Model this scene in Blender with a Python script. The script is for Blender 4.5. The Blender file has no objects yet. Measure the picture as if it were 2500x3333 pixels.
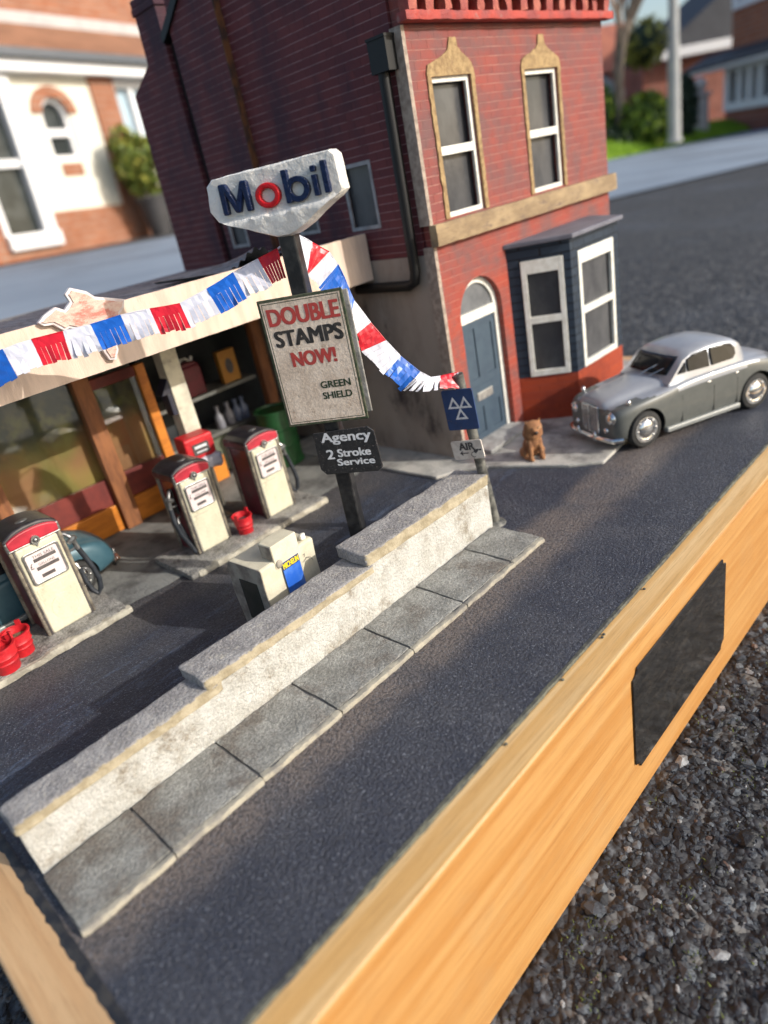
import bpy, bmesh, math, random
from mathutils import Vector, Matrix, noise
from math import radians as rad, sin, cos, pi
random.seed(7)
scn = bpy.context.scene
COL = scn.collection
scn.unit_settings.system = 'METRIC'; scn.unit_settings.scale_length = 0.01      # one unit = one centimetre

# ---------------------------------------------------------------- camera, sky, sun, exposure
cd = bpy.data.cameras.new('camera'); cam = bpy.data.objects.new('camera', cd); COL.objects.link(cam)
RC = Matrix(((0.67280, 0.43478, -0.59859), (-0.71525, 0.17547, -0.67648), (-0.18909, 0.88327, 0.42903)))
cam.matrix_world = Matrix.Translation((-0.4156, -15.4543, 13.0)) @ RC.to_4x4()
cd.sensor_fit = 'VERTICAL'; cd.sensor_height = 36; cd.sensor_width = 27; cd.lens = 24.04
cd.clip_start = 0.5; cd.clip_end = 200000
cd.dof.use_dof = True; cd.dof.focus_distance = 21.9; cd.dof.aperture_fstop = 0.095
scn.camera = cam

SUN_EL, SUN_DIR = 25.0, Vector((0.37, -0.929))
w = bpy.data.worlds.new("World"); scn.world = w; w.use_nodes = True
nt = w.node_tree; bg = nt.nodes['Background']
sky = nt.nodes.new('ShaderNodeTexSky'); sky.sky_type = 'NISHITA'; sky.sun_disc = False
sky.sun_elevation = rad(SUN_EL); sky.sun_rotation = math.atan2(SUN_DIR.x, SUN_DIR.y)
sky.air_density = 1.0; sky.dust_density = 2.2; sky.ozone_density = 1.0
nt.links.new(sky.outputs[0], bg.inputs[0]); bg.inputs[1].default_value = 0.15
sd = bpy.data.lights.new('sun', 'SUN'); sd.energy = 3.1; sd.angle = rad(0.5); sd.color = (1.0, 0.955, 0.89)
sun = bpy.data.objects.new('sun', sd); COL.objects.link(sun)
sv = Vector((SUN_DIR.x * cos(rad(SUN_EL)), SUN_DIR.y * cos(rad(SUN_EL)), sin(rad(SUN_EL))))
sun.rotation_euler = sv.to_track_quat('Z', 'Y').to_euler(); sun.location = sv * 300
scn.view_settings.view_transform = 'Standard'; scn.view_settings.look = 'None'
scn.view_settings.gamma = 1; scn.view_settings.exposure = 0.38

# ---------------------------------------------------------------- materials
def _n(nt, t, **k):
    n = nt.nodes.new(t)
    for a, b in k.items(): setattr(n, a, b)
    return n
def c4(c): return (c[0], c[1], c[2], 1)
def _mixc(nt, fac, a, b, mode='MIX'):
    m = _n(nt, 'ShaderNodeMix', data_type='RGBA', blend_type=mode)
    for s, v in ((0, fac), (6, a), (7, b)):
        if hasattr(v, 'links'): nt.links.new(v, m.inputs[s])
        else: m.inputs[s].default_value = v if s == 0 else c4(v)
    return m.outputs[2]
def _noise(nt, vec, sc, det=6, rough=.6, dist=0):
    n = _n(nt, 'ShaderNodeTexNoise'); n.inputs['Scale'].default_value = sc; n.inputs['Detail'].default_value = det
    n.inputs['Roughness'].default_value = rough; n.inputs['Distortion'].default_value = dist
    nt.links.new(vec, n.inputs['Vector']); return n.outputs['Fac']
def _ramp(nt, fac, lo, hi):
    m = _n(nt, 'ShaderNodeMapRange'); m.interpolation_type = 'SMOOTHSTEP'
    m.inputs[1].default_value = lo; m.inputs[2].default_value = hi
    nt.links.new(fac, m.inputs[0]); return m.outputs[0]
def _math(nt, op, a, b):
    m = _n(nt, 'ShaderNodeMath', operation=op)
    for i, v in enumerate((a, b)):
        if hasattr(v, 'links'): nt.links.new(v, m.inputs[i])
        else: m.inputs[i].default_value = v
    return m.outputs[0]
def _start(name):
    m = bpy.data.materials.new(name); m.use_nodes = True
    nt = m.node_tree; b = nt.nodes['Principled BSDF']
    tc = _n(nt, 'ShaderNodeTexCoord')
    return m, nt, b, tc.outputs['Object']
def _mapv(nt, vec, scale=(1, 1, 1), rot=(0, 0, 0), loc=(0, 0, 0)):
    mp = _n(nt, 'ShaderNodeMapping'); mp.inputs['Scale'].default_value = scale
    mp.inputs['Rotation'].default_value = rot; mp.inputs['Location'].default_value = loc
    nt.links.new(vec, mp.inputs[0]); return mp.outputs[0]
def _bump(nt, b, h, dist, strength=1.0):
    bp = _n(nt, 'ShaderNodeBump'); bp.inputs['Strength'].default_value = strength; bp.inputs['Distance'].default_value = dist
    nt.links.new(h, bp.inputs['Height']); nt.links.new(bp.outputs[0], b.inputs['Normal'])
MATS = {}
def M(name, c1, c2=None, sc=1.5, rough=.6, metal=0., bump=0., bsc=12, c3=None, sc3=3, t3=(.58, .68), stretch=(1, 1, 1), spec=.5, coat=0, lohi=(.38, .64), grit=0, gsc=13):
    if name in MATS: return MATS[name]
    m, nt, b, vec = _start(name)
    v = _mapv(nt, vec, stretch) if stretch != (1, 1, 1) else vec
    if c2 is None: c2 = tuple(min(1, x * .82) for x in c1)
    col = _mixc(nt, _ramp(nt, _noise(nt, v, sc), *lohi), c1, c2)
    if c3 is not None: col = _mixc(nt, _ramp(nt, _noise(nt, v, sc3, 8, .7), *t3), col, c3)
    if grit:
        gf = _ramp(nt, _noise(nt, vec, gsc, 3, .75), .36, .66)
        gm = _n(nt, 'ShaderNodeMapRange'); gm.inputs[3].default_value = 1 - grit; gm.inputs[4].default_value = 1 + grit * .8; nt.links.new(gf, gm.inputs[0])
        vm = _n(nt, 'ShaderNodeVectorMath', operation='SCALE'); nt.links.new(col, vm.inputs[0]); nt.links.new(gm.outputs[0], vm.inputs[3]); col = vm.outputs[0]
    nt.links.new(col, b.inputs['Base Color'])
    b.inputs['Roughness'].default_value = rough; b.inputs['Metallic'].default_value = metal
    b.inputs['Specular IOR Level'].default_value = spec; b.inputs['Coat Weight'].default_value = coat
    if bump: _bump(nt, b, _noise(nt, v, bsc, 5, .65), bump)
    MATS[name] = m; return m
def brick(name, plane, cA, cB, mort, bw, bh, ms, grime, gsc=.35, g=(.45, .7), cC=None, rough=.75, streak=None, bump=.02, perp=.62, zC=None):
    if name in MATS: return MATS[name]
    m, nt, b, vec = _start(name)
    r = {'xz': (rad(-90), 0, 0), 'yz': (rad(-90), 0, rad(-90)), 'xy': (0, 0, 0)}[plane]
    if plane == 'yz':
        sx = _n(nt, 'ShaderNodeSeparateXYZ'); nt.links.new(vec, sx.inputs[0])
        cx = _n(nt, 'ShaderNodeCombineXYZ'); nt.links.new(sx.outputs[1], cx.inputs[0]); nt.links.new(sx.outputs[2], cx.inputs[1]); v = cx.outputs[0]
    elif plane == 'xz':
        sx = _n(nt, 'ShaderNodeSeparateXYZ'); nt.links.new(vec, sx.inputs[0])
        cx = _n(nt, 'ShaderNodeCombineXYZ'); nt.links.new(sx.outputs[0], cx.inputs[0]); nt.links.new(sx.outputs[2], cx.inputs[1]); v = cx.outputs[0]
    else: v = vec
    wv = _n(nt, 'ShaderNodeVectorMath', operation='ADD')
    nz = _n(nt, 'ShaderNodeTexNoise'); nz.inputs['Scale'].default_value = .6 / bh; nt.links.new(v, nz.inputs['Vector'])
    sc = _n(nt, 'ShaderNodeVectorMath', operation='SCALE'); sc.inputs[3].default_value = bh * .10; nt.links.new(nz.outputs['Color'], sc.inputs[0])
    nt.links.new(v, wv.inputs[0]); nt.links.new(sc.outputs[0], wv.inputs[1])
    bt = _n(nt, 'ShaderNodeTexBrick'); bt.inputs['Scale'].default_value = 1
    bt.inputs['Brick Width'].default_value = bw; bt.inputs['Row Height'].default_value = bh; bt.inputs['Mortar Size'].default_value = ms
    bt.inputs['Mortar Smooth'].default_value = .4; bt.inputs['Bias'].default_value = 0
    bt.inputs['Color1'].default_value = c4(cA); bt.inputs['Color2'].default_value = c4(cB); bt.inputs['Mortar'].default_value = c4(mort)
    nt.links.new(wv.outputs[0], bt.inputs['Vector'])
    b2 = _n(nt, 'ShaderNodeTexBrick'); b2.inputs['Scale'].default_value = 1; b2.offset = 0; b2.inputs['Brick Width'].default_value = 4000; b2.inputs['Row Height'].default_value = bh
    b2.inputs['Mortar Size'].default_value = ms * 1.2; b2.inputs['Mortar Smooth'].default_value = .2; nt.links.new(wv.outputs[0], b2.inputs['Vector'])
    bt.inputs['Mortar'].default_value = c4([x * perp for x in cA])
    jf = _math(nt, 'MULTIPLY', b2.outputs['Fac'], _ramp(nt, _noise(nt, vec, 1.2 / bh * .345, 3), .22, .55))
    col = _mixc(nt, jf, bt.outputs['Color'], mort)
    if cC is not None:
        fC = _ramp(nt, _noise(nt, vec, .55, 4), .42, .62)
        if zC:                                   # the maker's lower print sheet is a hotter orange than the faded upper one
            sz = _n(nt, 'ShaderNodeSeparateXYZ'); nt.links.new(vec, sz.inputs[0])
            zn = _math(nt, 'ADD', sz.outputs[2], _math(nt, 'MULTIPLY', _noise(nt, vec, .4, 4), 3.0))
            lo = _ramp(nt, zn, zC[1], zC[0])
            fC = _math(nt, 'ADD', _math(nt, 'MULTIPLY', fC, .35), _math(nt, 'MULTIPLY', lo, .65))
        col = _mixc(nt, fC, col, _mixc(nt, .72, col, cC))
    gv = _mapv(nt, vec, (1, 1, .45)) if streak else vec
    gr = _ramp(nt, _noise(nt, gv, gsc, 7, .65), *g)
    col = _mixc(nt, _math(nt, 'MULTIPLY', gr, .8), col, grime)
    col = _mixc(nt, _math(nt, 'MULTIPLY', _ramp(nt, _noise(nt, vec, 9, 4), .5, .75), .35), col, grime)
    nt.links.new(col, b.inputs['Base Color']); b.inputs['Roughness'].default_value = rough
    b.inputs['Specular IOR Level'].default_value = .35
    if bump: _bump(nt, b, _math(nt, 'SUBTRACT', _noise(nt, vec, 14, 4), _math(nt, 'MULTIPLY', bt.outputs['Fac'], .8)), bump)
    MATS[name] = m; return m
def wood(name, ca, cb, cc, axis=0, rough=.45, sc=1.0, bump=.006):
    m, nt, b, vec = _start(name)
    s = [2.2 * sc] * 3; s[axis] = .07 * sc
    v = _mapv(nt, vec, tuple(s))
    col = _mixc(nt, _ramp(nt, _noise(nt, v, 1.0, 4, .5, .6), .32, .66), ca, cb)
    s2 = [14 * sc] * 3; s2[axis] = .35 * sc
    f2 = _noise(nt, _mapv(nt, vec, tuple(s2)), 1.0, 4, .6, .3)
    col = _mixc(nt, _math(nt, 'MULTIPLY', _ramp(nt, f2, .5, .72), .55), col, cc)
    s3 = [1.4 * sc] * 3; s3[axis] = .05 * sc
    f3 = _noise(nt, _mapv(nt, vec, tuple(s3), loc=(3, 1, 7)), 1.0, 6, .75)
    col = _mixc(nt, _math(nt, 'MULTIPLY', _ramp(nt, f3, .61, .68), .5), col, tuple(x * .72 for x in cc))
    col = _mixc(nt, _math(nt, 'MULTIPLY', _ramp(nt, _noise(nt, vec, .5, 5), .5, .75), .18), col, (.42, .30, .16))
    s4 = [45 * sc] * 3; s4[axis] = 1.2 * sc
    f4 = _noise(nt, _mapv(nt, vec, tuple(s4)), 1.0, 3, .7, .2)
    col = _mixc(nt, _math(nt, 'MULTIPLY', _ramp(nt, f4, .52, .68), .30), col, tuple(x * .6 for x in cc))
    nt.links.new(col, b.inputs['Base Color']); b.inputs['Roughness'].default_value = rough
    if bump: _bump(nt, b, _math(nt, 'ADD', f2, f4), bump)
    MATS[name] = m; return m

MAT_PLASTER = M('white plaster', (.60, .59, .545), (.50, .485, .435), 1.6, .85, bump=.10, bsc=10, c3=(.25, .205, .145), sc3=1.1, t3=(.49, .72), grit=.14, gsc=16)
MAT_CAP = M('grey cement cap', (.42, .40, .38), (.30, .285, .275), 1.4, .9, bump=.10, bsc=10, c3=(.52, .48, .40), sc3=3.5, t3=(.55, .7), grit=.25)
MAT_CAPEDGE = M('tan cement edge', (.42, .36, .25), (.30, .25, .16), 2.5, .9, bump=.05, bsc=7)
MAT_SLAB = M('pavement slab', (.345, .34, .31), (.25, .245, .22), 1.0, .9, bump=.09, bsc=12, c3=(.18, .155, .13), sc3=.55, t3=(.48, .66), grit=.28)
MAT_SLABEDGE = M('worn kerb edge', (.40, .365, .285), (.26, .24, .205), 2.5, .9, bump=.04, bsc=9)
MAT_CONC = M('island concrete', (.36, .345, .31), (.22, .21, .19), .9, .92, bump=.07, bsc=7, c3=(.10, .09, .075), sc3=.8, t3=(.5, .68), grit=.35)
MAT_PAVE = M('house pavement', (.50, .48, .43), (.33, .32, .29), .8, .9, bump=.05, bsc=8, c3=(.15, .14, .13), sc3=.45, t3=(.5, .7))
MAT_BLACK = M('black gloss', (.012, .012, .013), (.03, .03, .03), 3, .32, bump=.004, bsc=8, c3=(.10, .10, .095), sc3=5, t3=(.64, .72))
MAT_WHITE = M('white paint', (.80, .79, .72), (.68, .66, .58), 3, .5, bump=.01, bsc=9)
MAT_GLASS_DARK = M('grey window pane', (.055, .056, .06), (.10, .10, .102), .45, .18, c3=(.20, .20, .20), sc3=1.1, t3=(.58, .95), stretch=(1, 1, .6))
MAT_NAVY = brick('navy painted brick', 'xz', (.022, .034, .054), (.030, .044, .064), (.006, .009, .014), 1.0, .40, .03, (.014, .02, .032), rough=.45, perp=.15)
MAT_FAC = brick('red brick front', 'xz', (.265, .072, .058), (.215, .058, .052), (.46, .22, .175), .95, .345, .020, (.15, .085, .082), gsc=.6, g=(.38, .68), cC=(.47, .06, .02), zC=(7.5, 13.5))
MAT_SIDE = brick('sooty dark brick', 'yz', (.165, .038, .038), (.12, .029, .033), (.36, .20, .195), .95, .345, .016, (.038, .021, .034), gsc=.28, g=(.42, .66), streak=True)
MAT_DADO = brick('orange red brick', 'xz', (.40, .06, .018), (.33, .05, .02), (.34, .07, .04), .95, .345, .016, (.22, .035, .018), gsc=.5)
MAT_RENDER = M('brown render', (.36, .30, .245), (.27, .22, .18), .5, .9, bump=.02, bsc=6, c3=(.07, .055, .05), sc3=.45, t3=(.52, .7), stretch=(1, 1, .5))
MAT_STONE = M('sandstone', (.42, .29, .14), (.27, .175, .085), 4, .95, bump=.06, bsc=9, c3=(.20, .13, .08), sc3=2.2, t3=(.55, .75))
MAT_BAND = M('sandstone band', (.38, .275, .155), (.25, .175, .10), 1.2, .9, bump=.035, bsc=7, c3=(.17, .12, .09), sc3=2.0, t3=(.52, .7), stretch=(.5, 1, 1.3))
MAT_CORN = M('red cornice', (.42, .042, .024), (.26, .038, .034), 1.2, .6, bump=.05, bsc=6, c3=(.30, .12, .10), sc3=2)
MAT_DENTIL = M('worn red block', (.30, .06, .05), (.42, .12, .08), 1.5, .7, bump=.05, bsc=6)
MAT_DARKTOP = M('dark cornice', (.05, .018, .022), (.03, .012, .016), 2, .6, bump=.02)
MAT_STRIP = M('card edge', (.42, .34, .27), (.27, .21, .17), 4, .9)
MAT_DOOR = M('slate blue door', (.055, .085, .115), (.045, .07, .10), 2, .5)
MAT_SILVER = M('silver paint', (.55, .54, .50), (.35, .34, .32), 4, .4, .6, bump=.01)
MAT_FASCIA = M('cream fascia', (.72, .56, .44), (.60, .46, .36), 1.0, .75, bump=.015, bsc=10, c3=(.40, .31, .24), sc3=1.6, t3=(.6, .8), stretch=(2.5, 1, .5))
MAT_CORR = M('corrugated sheet', (.17, .18, .19), (.08, .085, .09), 1, .4, .3, bump=.02, c3=(.2, .21, .22), sc3=2)
MAT_MULL = M('brown timber', (.30, .115, .04), (.18, .065, .025), 1.5, .6, bump=.02, stretch=(2, 2, .4))
MAT_ORANGE = M('orange timber', (.66, .22, .02), (.50, .15, .012), 1.5, .5, stretch=(.5, 2, 2))
MAT_PLINTH = M('oxblood panel', (.20, .03, .02), (.13, .02, .016), 1, .6)
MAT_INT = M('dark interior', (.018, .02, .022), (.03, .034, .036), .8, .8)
MAT_POST = M('cream post', (.66, .63, .50), (.50, .47, .38), 1.4, .8, bump=.02, c3=(.36, .33, .26), sc3=1.5)
MAT_CREAM = M('cream enamel', (.66, .62, .46), (.58, .54, .39), 1.0, .4, c3=(.26, .20, .12), sc3=1.7, t3=(.52, .78), stretch=(1, 1, .55), grit=.06, bump=.006, coat=.15)
MAT_MAROON = M('maroon enamel', (.155, .012, .028), (.10, .01, .02), 1.2, .3, c3=(.05, .01, .015), sc3=2, t3=(.6, .75), coat=.2)
MAT_CRIM = M('crimson band', (.48, .03, .05), (.36, .022, .038), 2, .35, c3=(.62, .45, .42), sc3=4, t3=(.66, .74), coat=.2)
MAT_PUMPTOP = M('black pump top', (.022, .020, .024), (.05, .045, .05), 2, .3, c3=(.34, .32, .32), sc3=4, t3=(.64, .74))
MAT_DIRTY = M('dirty edge strip', (.30, .26, .19), (.09, .075, .06), 2.2, .6, bump=.02, metal=.1)
MAT_STEEL = M('dull steel', (.40, .40, .39), (.22, .22, .215), 4, .35, .8, bump=.012)
MAT_DIAL = M('pale dial card', (.70, .60, .58), (.64, .54, .54), 3, .5)
MAT_INK = M('dark ink', (.06, .05, .05), (.10, .09, .085), 6, .7)
MAT_HOSE = M('black rubber', (.018, .022, .028), (.035, .04, .048), 2, .45)
MAT_RED = M('bucket red', (.58, .016, .022), (.44, .012, .02), 2, .45, bump=.03, bsc=5)
MAT_SAND = M('dry sand', (.36, .24, .13), (.08, .055, .035), 5, .95, bump=.05)
MAT_SIGNW = M('sign white paint', (.90, .86, .78), (.74, .71, .65), 1.6, .45, bump=.06, bsc=5, c3=(.24, .23, .22), sc3=2.4, t3=(.60, .78))
MAT_LBLUE = M('letter navy', (.003, .011, .05), (.005, .016, .062), 4, .22, bump=.04, bsc=5, spec=.35)
MAT_LRED = M('letter red', (.62, .008, .014), (.50, .008, .012), 4, .22, bump=.04, bsc=5, spec=.35)
MAT_POSTER = M('weathered poster', (.78, .655, .53), (.62, .50, .39), 1.4, .75, bump=.02, bsc=10, c3=(.30, .19, .12), sc3=4, t3=(.54, .76), grit=.12)
MAT_POSTERG = M('green border', (.03, .05, .022), (.09, .09, .055), 5, .7)
MAT_PRED = M('poster red ink', (.50, .055, .045), (.40, .06, .05), 6, .75)
MAT_PBLK = M('poster black ink', (.02, .018, .018), (.05, .045, .04), 6, .75)
MAT_PGRN = M('poster green ink', (.012, .035, .012), (.03, .05, .02), 6, .75)
MAT_BOXGREY = M('weathered grey', (.36, .34, .31), (.20, .19, .17), 2.5, .7, bump=.02)
MAT_AGENCY = M('speckled black plate', (.012, .012, .013), (.025, .024, .024), 8, .6, c3=(.30, .25, .23), sc3=12, t3=(.60, .66))
MAT_LETW = M('lettering white', (.78, .78, .78), (.62, .62, .62), 8, .6)
MAT_MOT = M('blue plate', (.022, .055, .16), (.018, .045, .13), 4, .5, c3=(.20, .13, .09), sc3=8, t3=(.61, .70))
MAT_AIR = M('stained cream plate', (.72, .66, .58), (.58, .50, .43), 3, .6, c3=(.32, .17, .09), sc3=5, t3=(.62, .8))
MAT_POSTGREY = M('worn grey post', (.20, .195, .17), (.06, .06, .055), 2.5, .5, bump=.02, metal=.2)
MAT_BR = M('bunting red', (.62, .015, .03), (.52, .012, .025), 2, .35)
MAT_BW = M('bunting white', (.68, .68, .74), (.60, .60, .67), 2, .4)
MAT_BB = M('bunting blue', (.012, .12, .52), (.01, .10, .44), 2, .35)
MAT_EMBR = M('crackled red', (.62, .40, .32), (.68, .52, .42), 7, .6, bump=.03, c3=(.52, .18, .13), sc3=1.6, t3=(.50, .66), stretch=(1, 1, 2))
MAT_EMBW = M('emblem rim', (.72, .68, .66), (.6, .5, .48), 3, .6)
MAT_YEL = M('yellow ink', (.82, .66, .02), (.75, .58, .02), 4, .5)
MAT_BLUEAD = M('blue advert', (.02, .12, .55), (.10, .24, .66), .9, .4)
MAT_PCREAM = M('cream painted box', (.66, .61, .46), (.58, .53, .39), 1.5, .7, bump=.015, c3=(.36, .30, .22), sc3=2.2, t3=(.62, .78))
MAT_OLIVE = M('dark olive panel', (.022, .026, .018), (.035, .035, .028), 3, .6)
MAT_BRWNGREY = M('stain and painted shade', (.36, .33, .27), (.20, .17, .14), 1.6, .8, bump=.02)  # darkened cream carrying painted shade; also used for stained small fittings
MAT_GREEN = M('green barrel', (.012, .075, .02), (.008, .05, .014), 2, .5)
MAT_TEAL = M('teal car paint', (.05, .115, .145), (.04, .10, .13), 2, .4, .1)
MAT_CARLT = M('silver grey paint', (.36, .37, .39), (.33, .34, .36), 2, .33, .25, coat=.25)
MAT_CARDK = M('mid grey paint', (.115, .12, .11), (.10, .106, .098), 2, .38, .05, coat=.25)
MAT_CARBLK = M('car underside', (.01, .01, .011), (.02, .02, .02), 2, .6)
MAT_CARGL = M('car glass', (.008, .009, .011), (.014, .014, .017), 1, .15, spec=.2)
MAT_CHROME = M('chrome', (.75, .75, .74), (.65, .65, .64), 2, .12, 1.0)
MAT_TYRE = M('tyre', (.022, .022, .021), (.035, .034, .032), 4, .8, bump=.01)
MAT_DOG = M('tan dog fur', (.36, .17, .07), (.22, .095, .04), 3, .8, bump=.05, bsc=7, c3=(.55, .36, .2), sc3=2.5)
MAT_DOGD = M('dark muzzle', (.03, .02, .015), (.06, .035, .02), 5, .6)
MAT_STEP = M('step stone', (.45, .44, .41), (.3, .29, .27), 1.5, .9, bump=.03)

def asphalt_model():
    m, nt, b, vec = _start('model asphalt')
    sx = _n(nt, 'ShaderNodeSeparateXYZ'); nt.links.new(vec, sx.inputs[0])
    big = _noise(nt, vec, .35, 5)
    col = _mixc(nt, _ramp(nt, big, .38, .62), (.026, .033, .056), (.042, .048, .070))
    # brown dust sprayed along the kerb strip, wet-looking blue sheen painted in streaks behind the wall
    y = sx.outputs[1]
    wob = _math(nt, 'ADD', y, _math(nt, 'MULTIPLY', _math(nt, 'SUBTRACT', _noise(nt, vec, .5, 4), .5), 1.6))
    k1 = _math(nt, 'MULTIPLY', _ramp(nt, wob, -4.3, -3.1), _ramp(nt, wob, -1.2, -2.0))
    col = _mixc(nt, _math(nt, 'MULTIPLY', k1, .9), col, (.19, .155, .135))
    k2 = _math(nt, 'MULTIPLY', _ramp(nt, wob, 6.4, 8.0), .7)
    col = _mixc(nt, k2, col, (.135, .12, .11))
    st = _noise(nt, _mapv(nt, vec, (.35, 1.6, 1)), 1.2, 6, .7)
    sheen = _math(nt, 'MULTIPLY', _ramp(nt, st, .48, .72), _math(nt, 'MULTIPLY', _ramp(nt, y, 1.0, 2.4), _ramp(nt, y, 7.6, 5.0)))
    col = _mixc(nt, _math(nt, 'MULTIPLY', sheen, .8), col, (.12, .17, .27))
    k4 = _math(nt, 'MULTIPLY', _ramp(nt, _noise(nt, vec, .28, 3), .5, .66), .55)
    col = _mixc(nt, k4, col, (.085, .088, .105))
    col = _mixc(nt, _math(nt, 'MULTIPLY', _ramp(nt, _noise(nt, vec, 10, 2, .7), .55, .40), .6), col, (.016, .018, .028))
    grain = _noise(nt, vec, 10, 3, .8)
    col = _mixc(nt, _math(nt, 'MULTIPLY', _ramp(nt, _noise(nt, vec, 16, 2, .8), .58, .70), .75), col, (.26, .28, .32))
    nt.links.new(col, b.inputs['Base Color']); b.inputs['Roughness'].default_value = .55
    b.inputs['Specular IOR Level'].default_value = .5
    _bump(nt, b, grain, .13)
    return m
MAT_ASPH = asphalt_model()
def tarmac():
    m, nt, b, vec = _start('drive tarmac')
    vo = _n(nt, 'ShaderNodeTexVoronoi'); vo.inputs['Scale'].default_value = 1.9; nt.links.new(vec, vo.inputs['Vector'])
    v2 = _n(nt, 'ShaderNodeTexVoronoi'); v2.inputs['Scale'].default_value = 4.5; nt.links.new(vec, v2.inputs['Vector'])
    col = _mixc(nt, _ramp(nt, vo.outputs['Distance'], .15, .42), (.085, .09, .10), (.018, .018, .020))
    sp = _n(nt, 'ShaderNodeSeparateColor'); nt.links.new(vo.outputs['Color'], sp.inputs[0])
    col = _mixc(nt, _math(nt, 'MULTIPLY', _ramp(nt, sp.outputs[0], .6, .95), .5), col, (.20, .19, .175))
    col = _mixc(nt, _math(nt, 'MULTIPLY', _ramp(nt, _noise(nt, vec, .02, 6), .5, .7), .5), col, (.085, .095, .115))
    col = _mixc(nt, _math(nt, 'MULTIPLY', _ramp(nt, _noise(nt, vec, .035, 7, .75), .66, .74), .4), col, (.07, .10, .02))
    nt.links.new(col, b.inputs['Base Color']); b.inputs['Roughness'].default_value = .7
    h = _math(nt, 'ADD', _math(nt, 'MULTIPLY', vo.outputs['Distance'], -1.0), _math(nt, 'MULTIPLY', v2.outputs['Distance'], -.4))
    _bump(nt, b, h, .30)
    return m
MAT_TARMAC = tarmac()
MAT_ROAD = M('pale road', (.24, .29, .35), (.19, .235, .29), .012, .85, bump=.2, bsc=1.5, c3=(.12, .125, .13), sc3=.006, t3=(.5, .7))
MAT_GRASS = M('lawn', (.26, .42, .03), (.17, .30, .02), .03, .9, bump=2, bsc=.3)
MAT_WOODF = wood('honey wood front', (.46, .215, .058), (.545, .30, .105), (.32, .125, .028), 0, .42)
MAT_WOODL = wood('pale wood side', (.64, .42, .22), (.56, .33, .155), (.45, .25, .11), 1, .55)
MAT_WOODT = wood('raw wood top', (.78, .53, .25), (.66, .38, .13), (.45, .24, .08), 0, .6, sc=1.6)
MAT_PLAQUE = M('black plaque', (.014, .0135, .013), (.020, .019, .018), 1.2, .11, c3=(.055, .046, .036), sc3=1.2, t3=(.46, .8), stretch=(1.4, 1, 7), bump=.0015, coat=.4)  # slight warm reflected streaks put into the black base colour
MAT_GROUT = M('rubbed asphalt edge', (.16, .155, .11), (.07, .07, .065), 3, .9, bump=.06, bsc=8)

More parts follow.
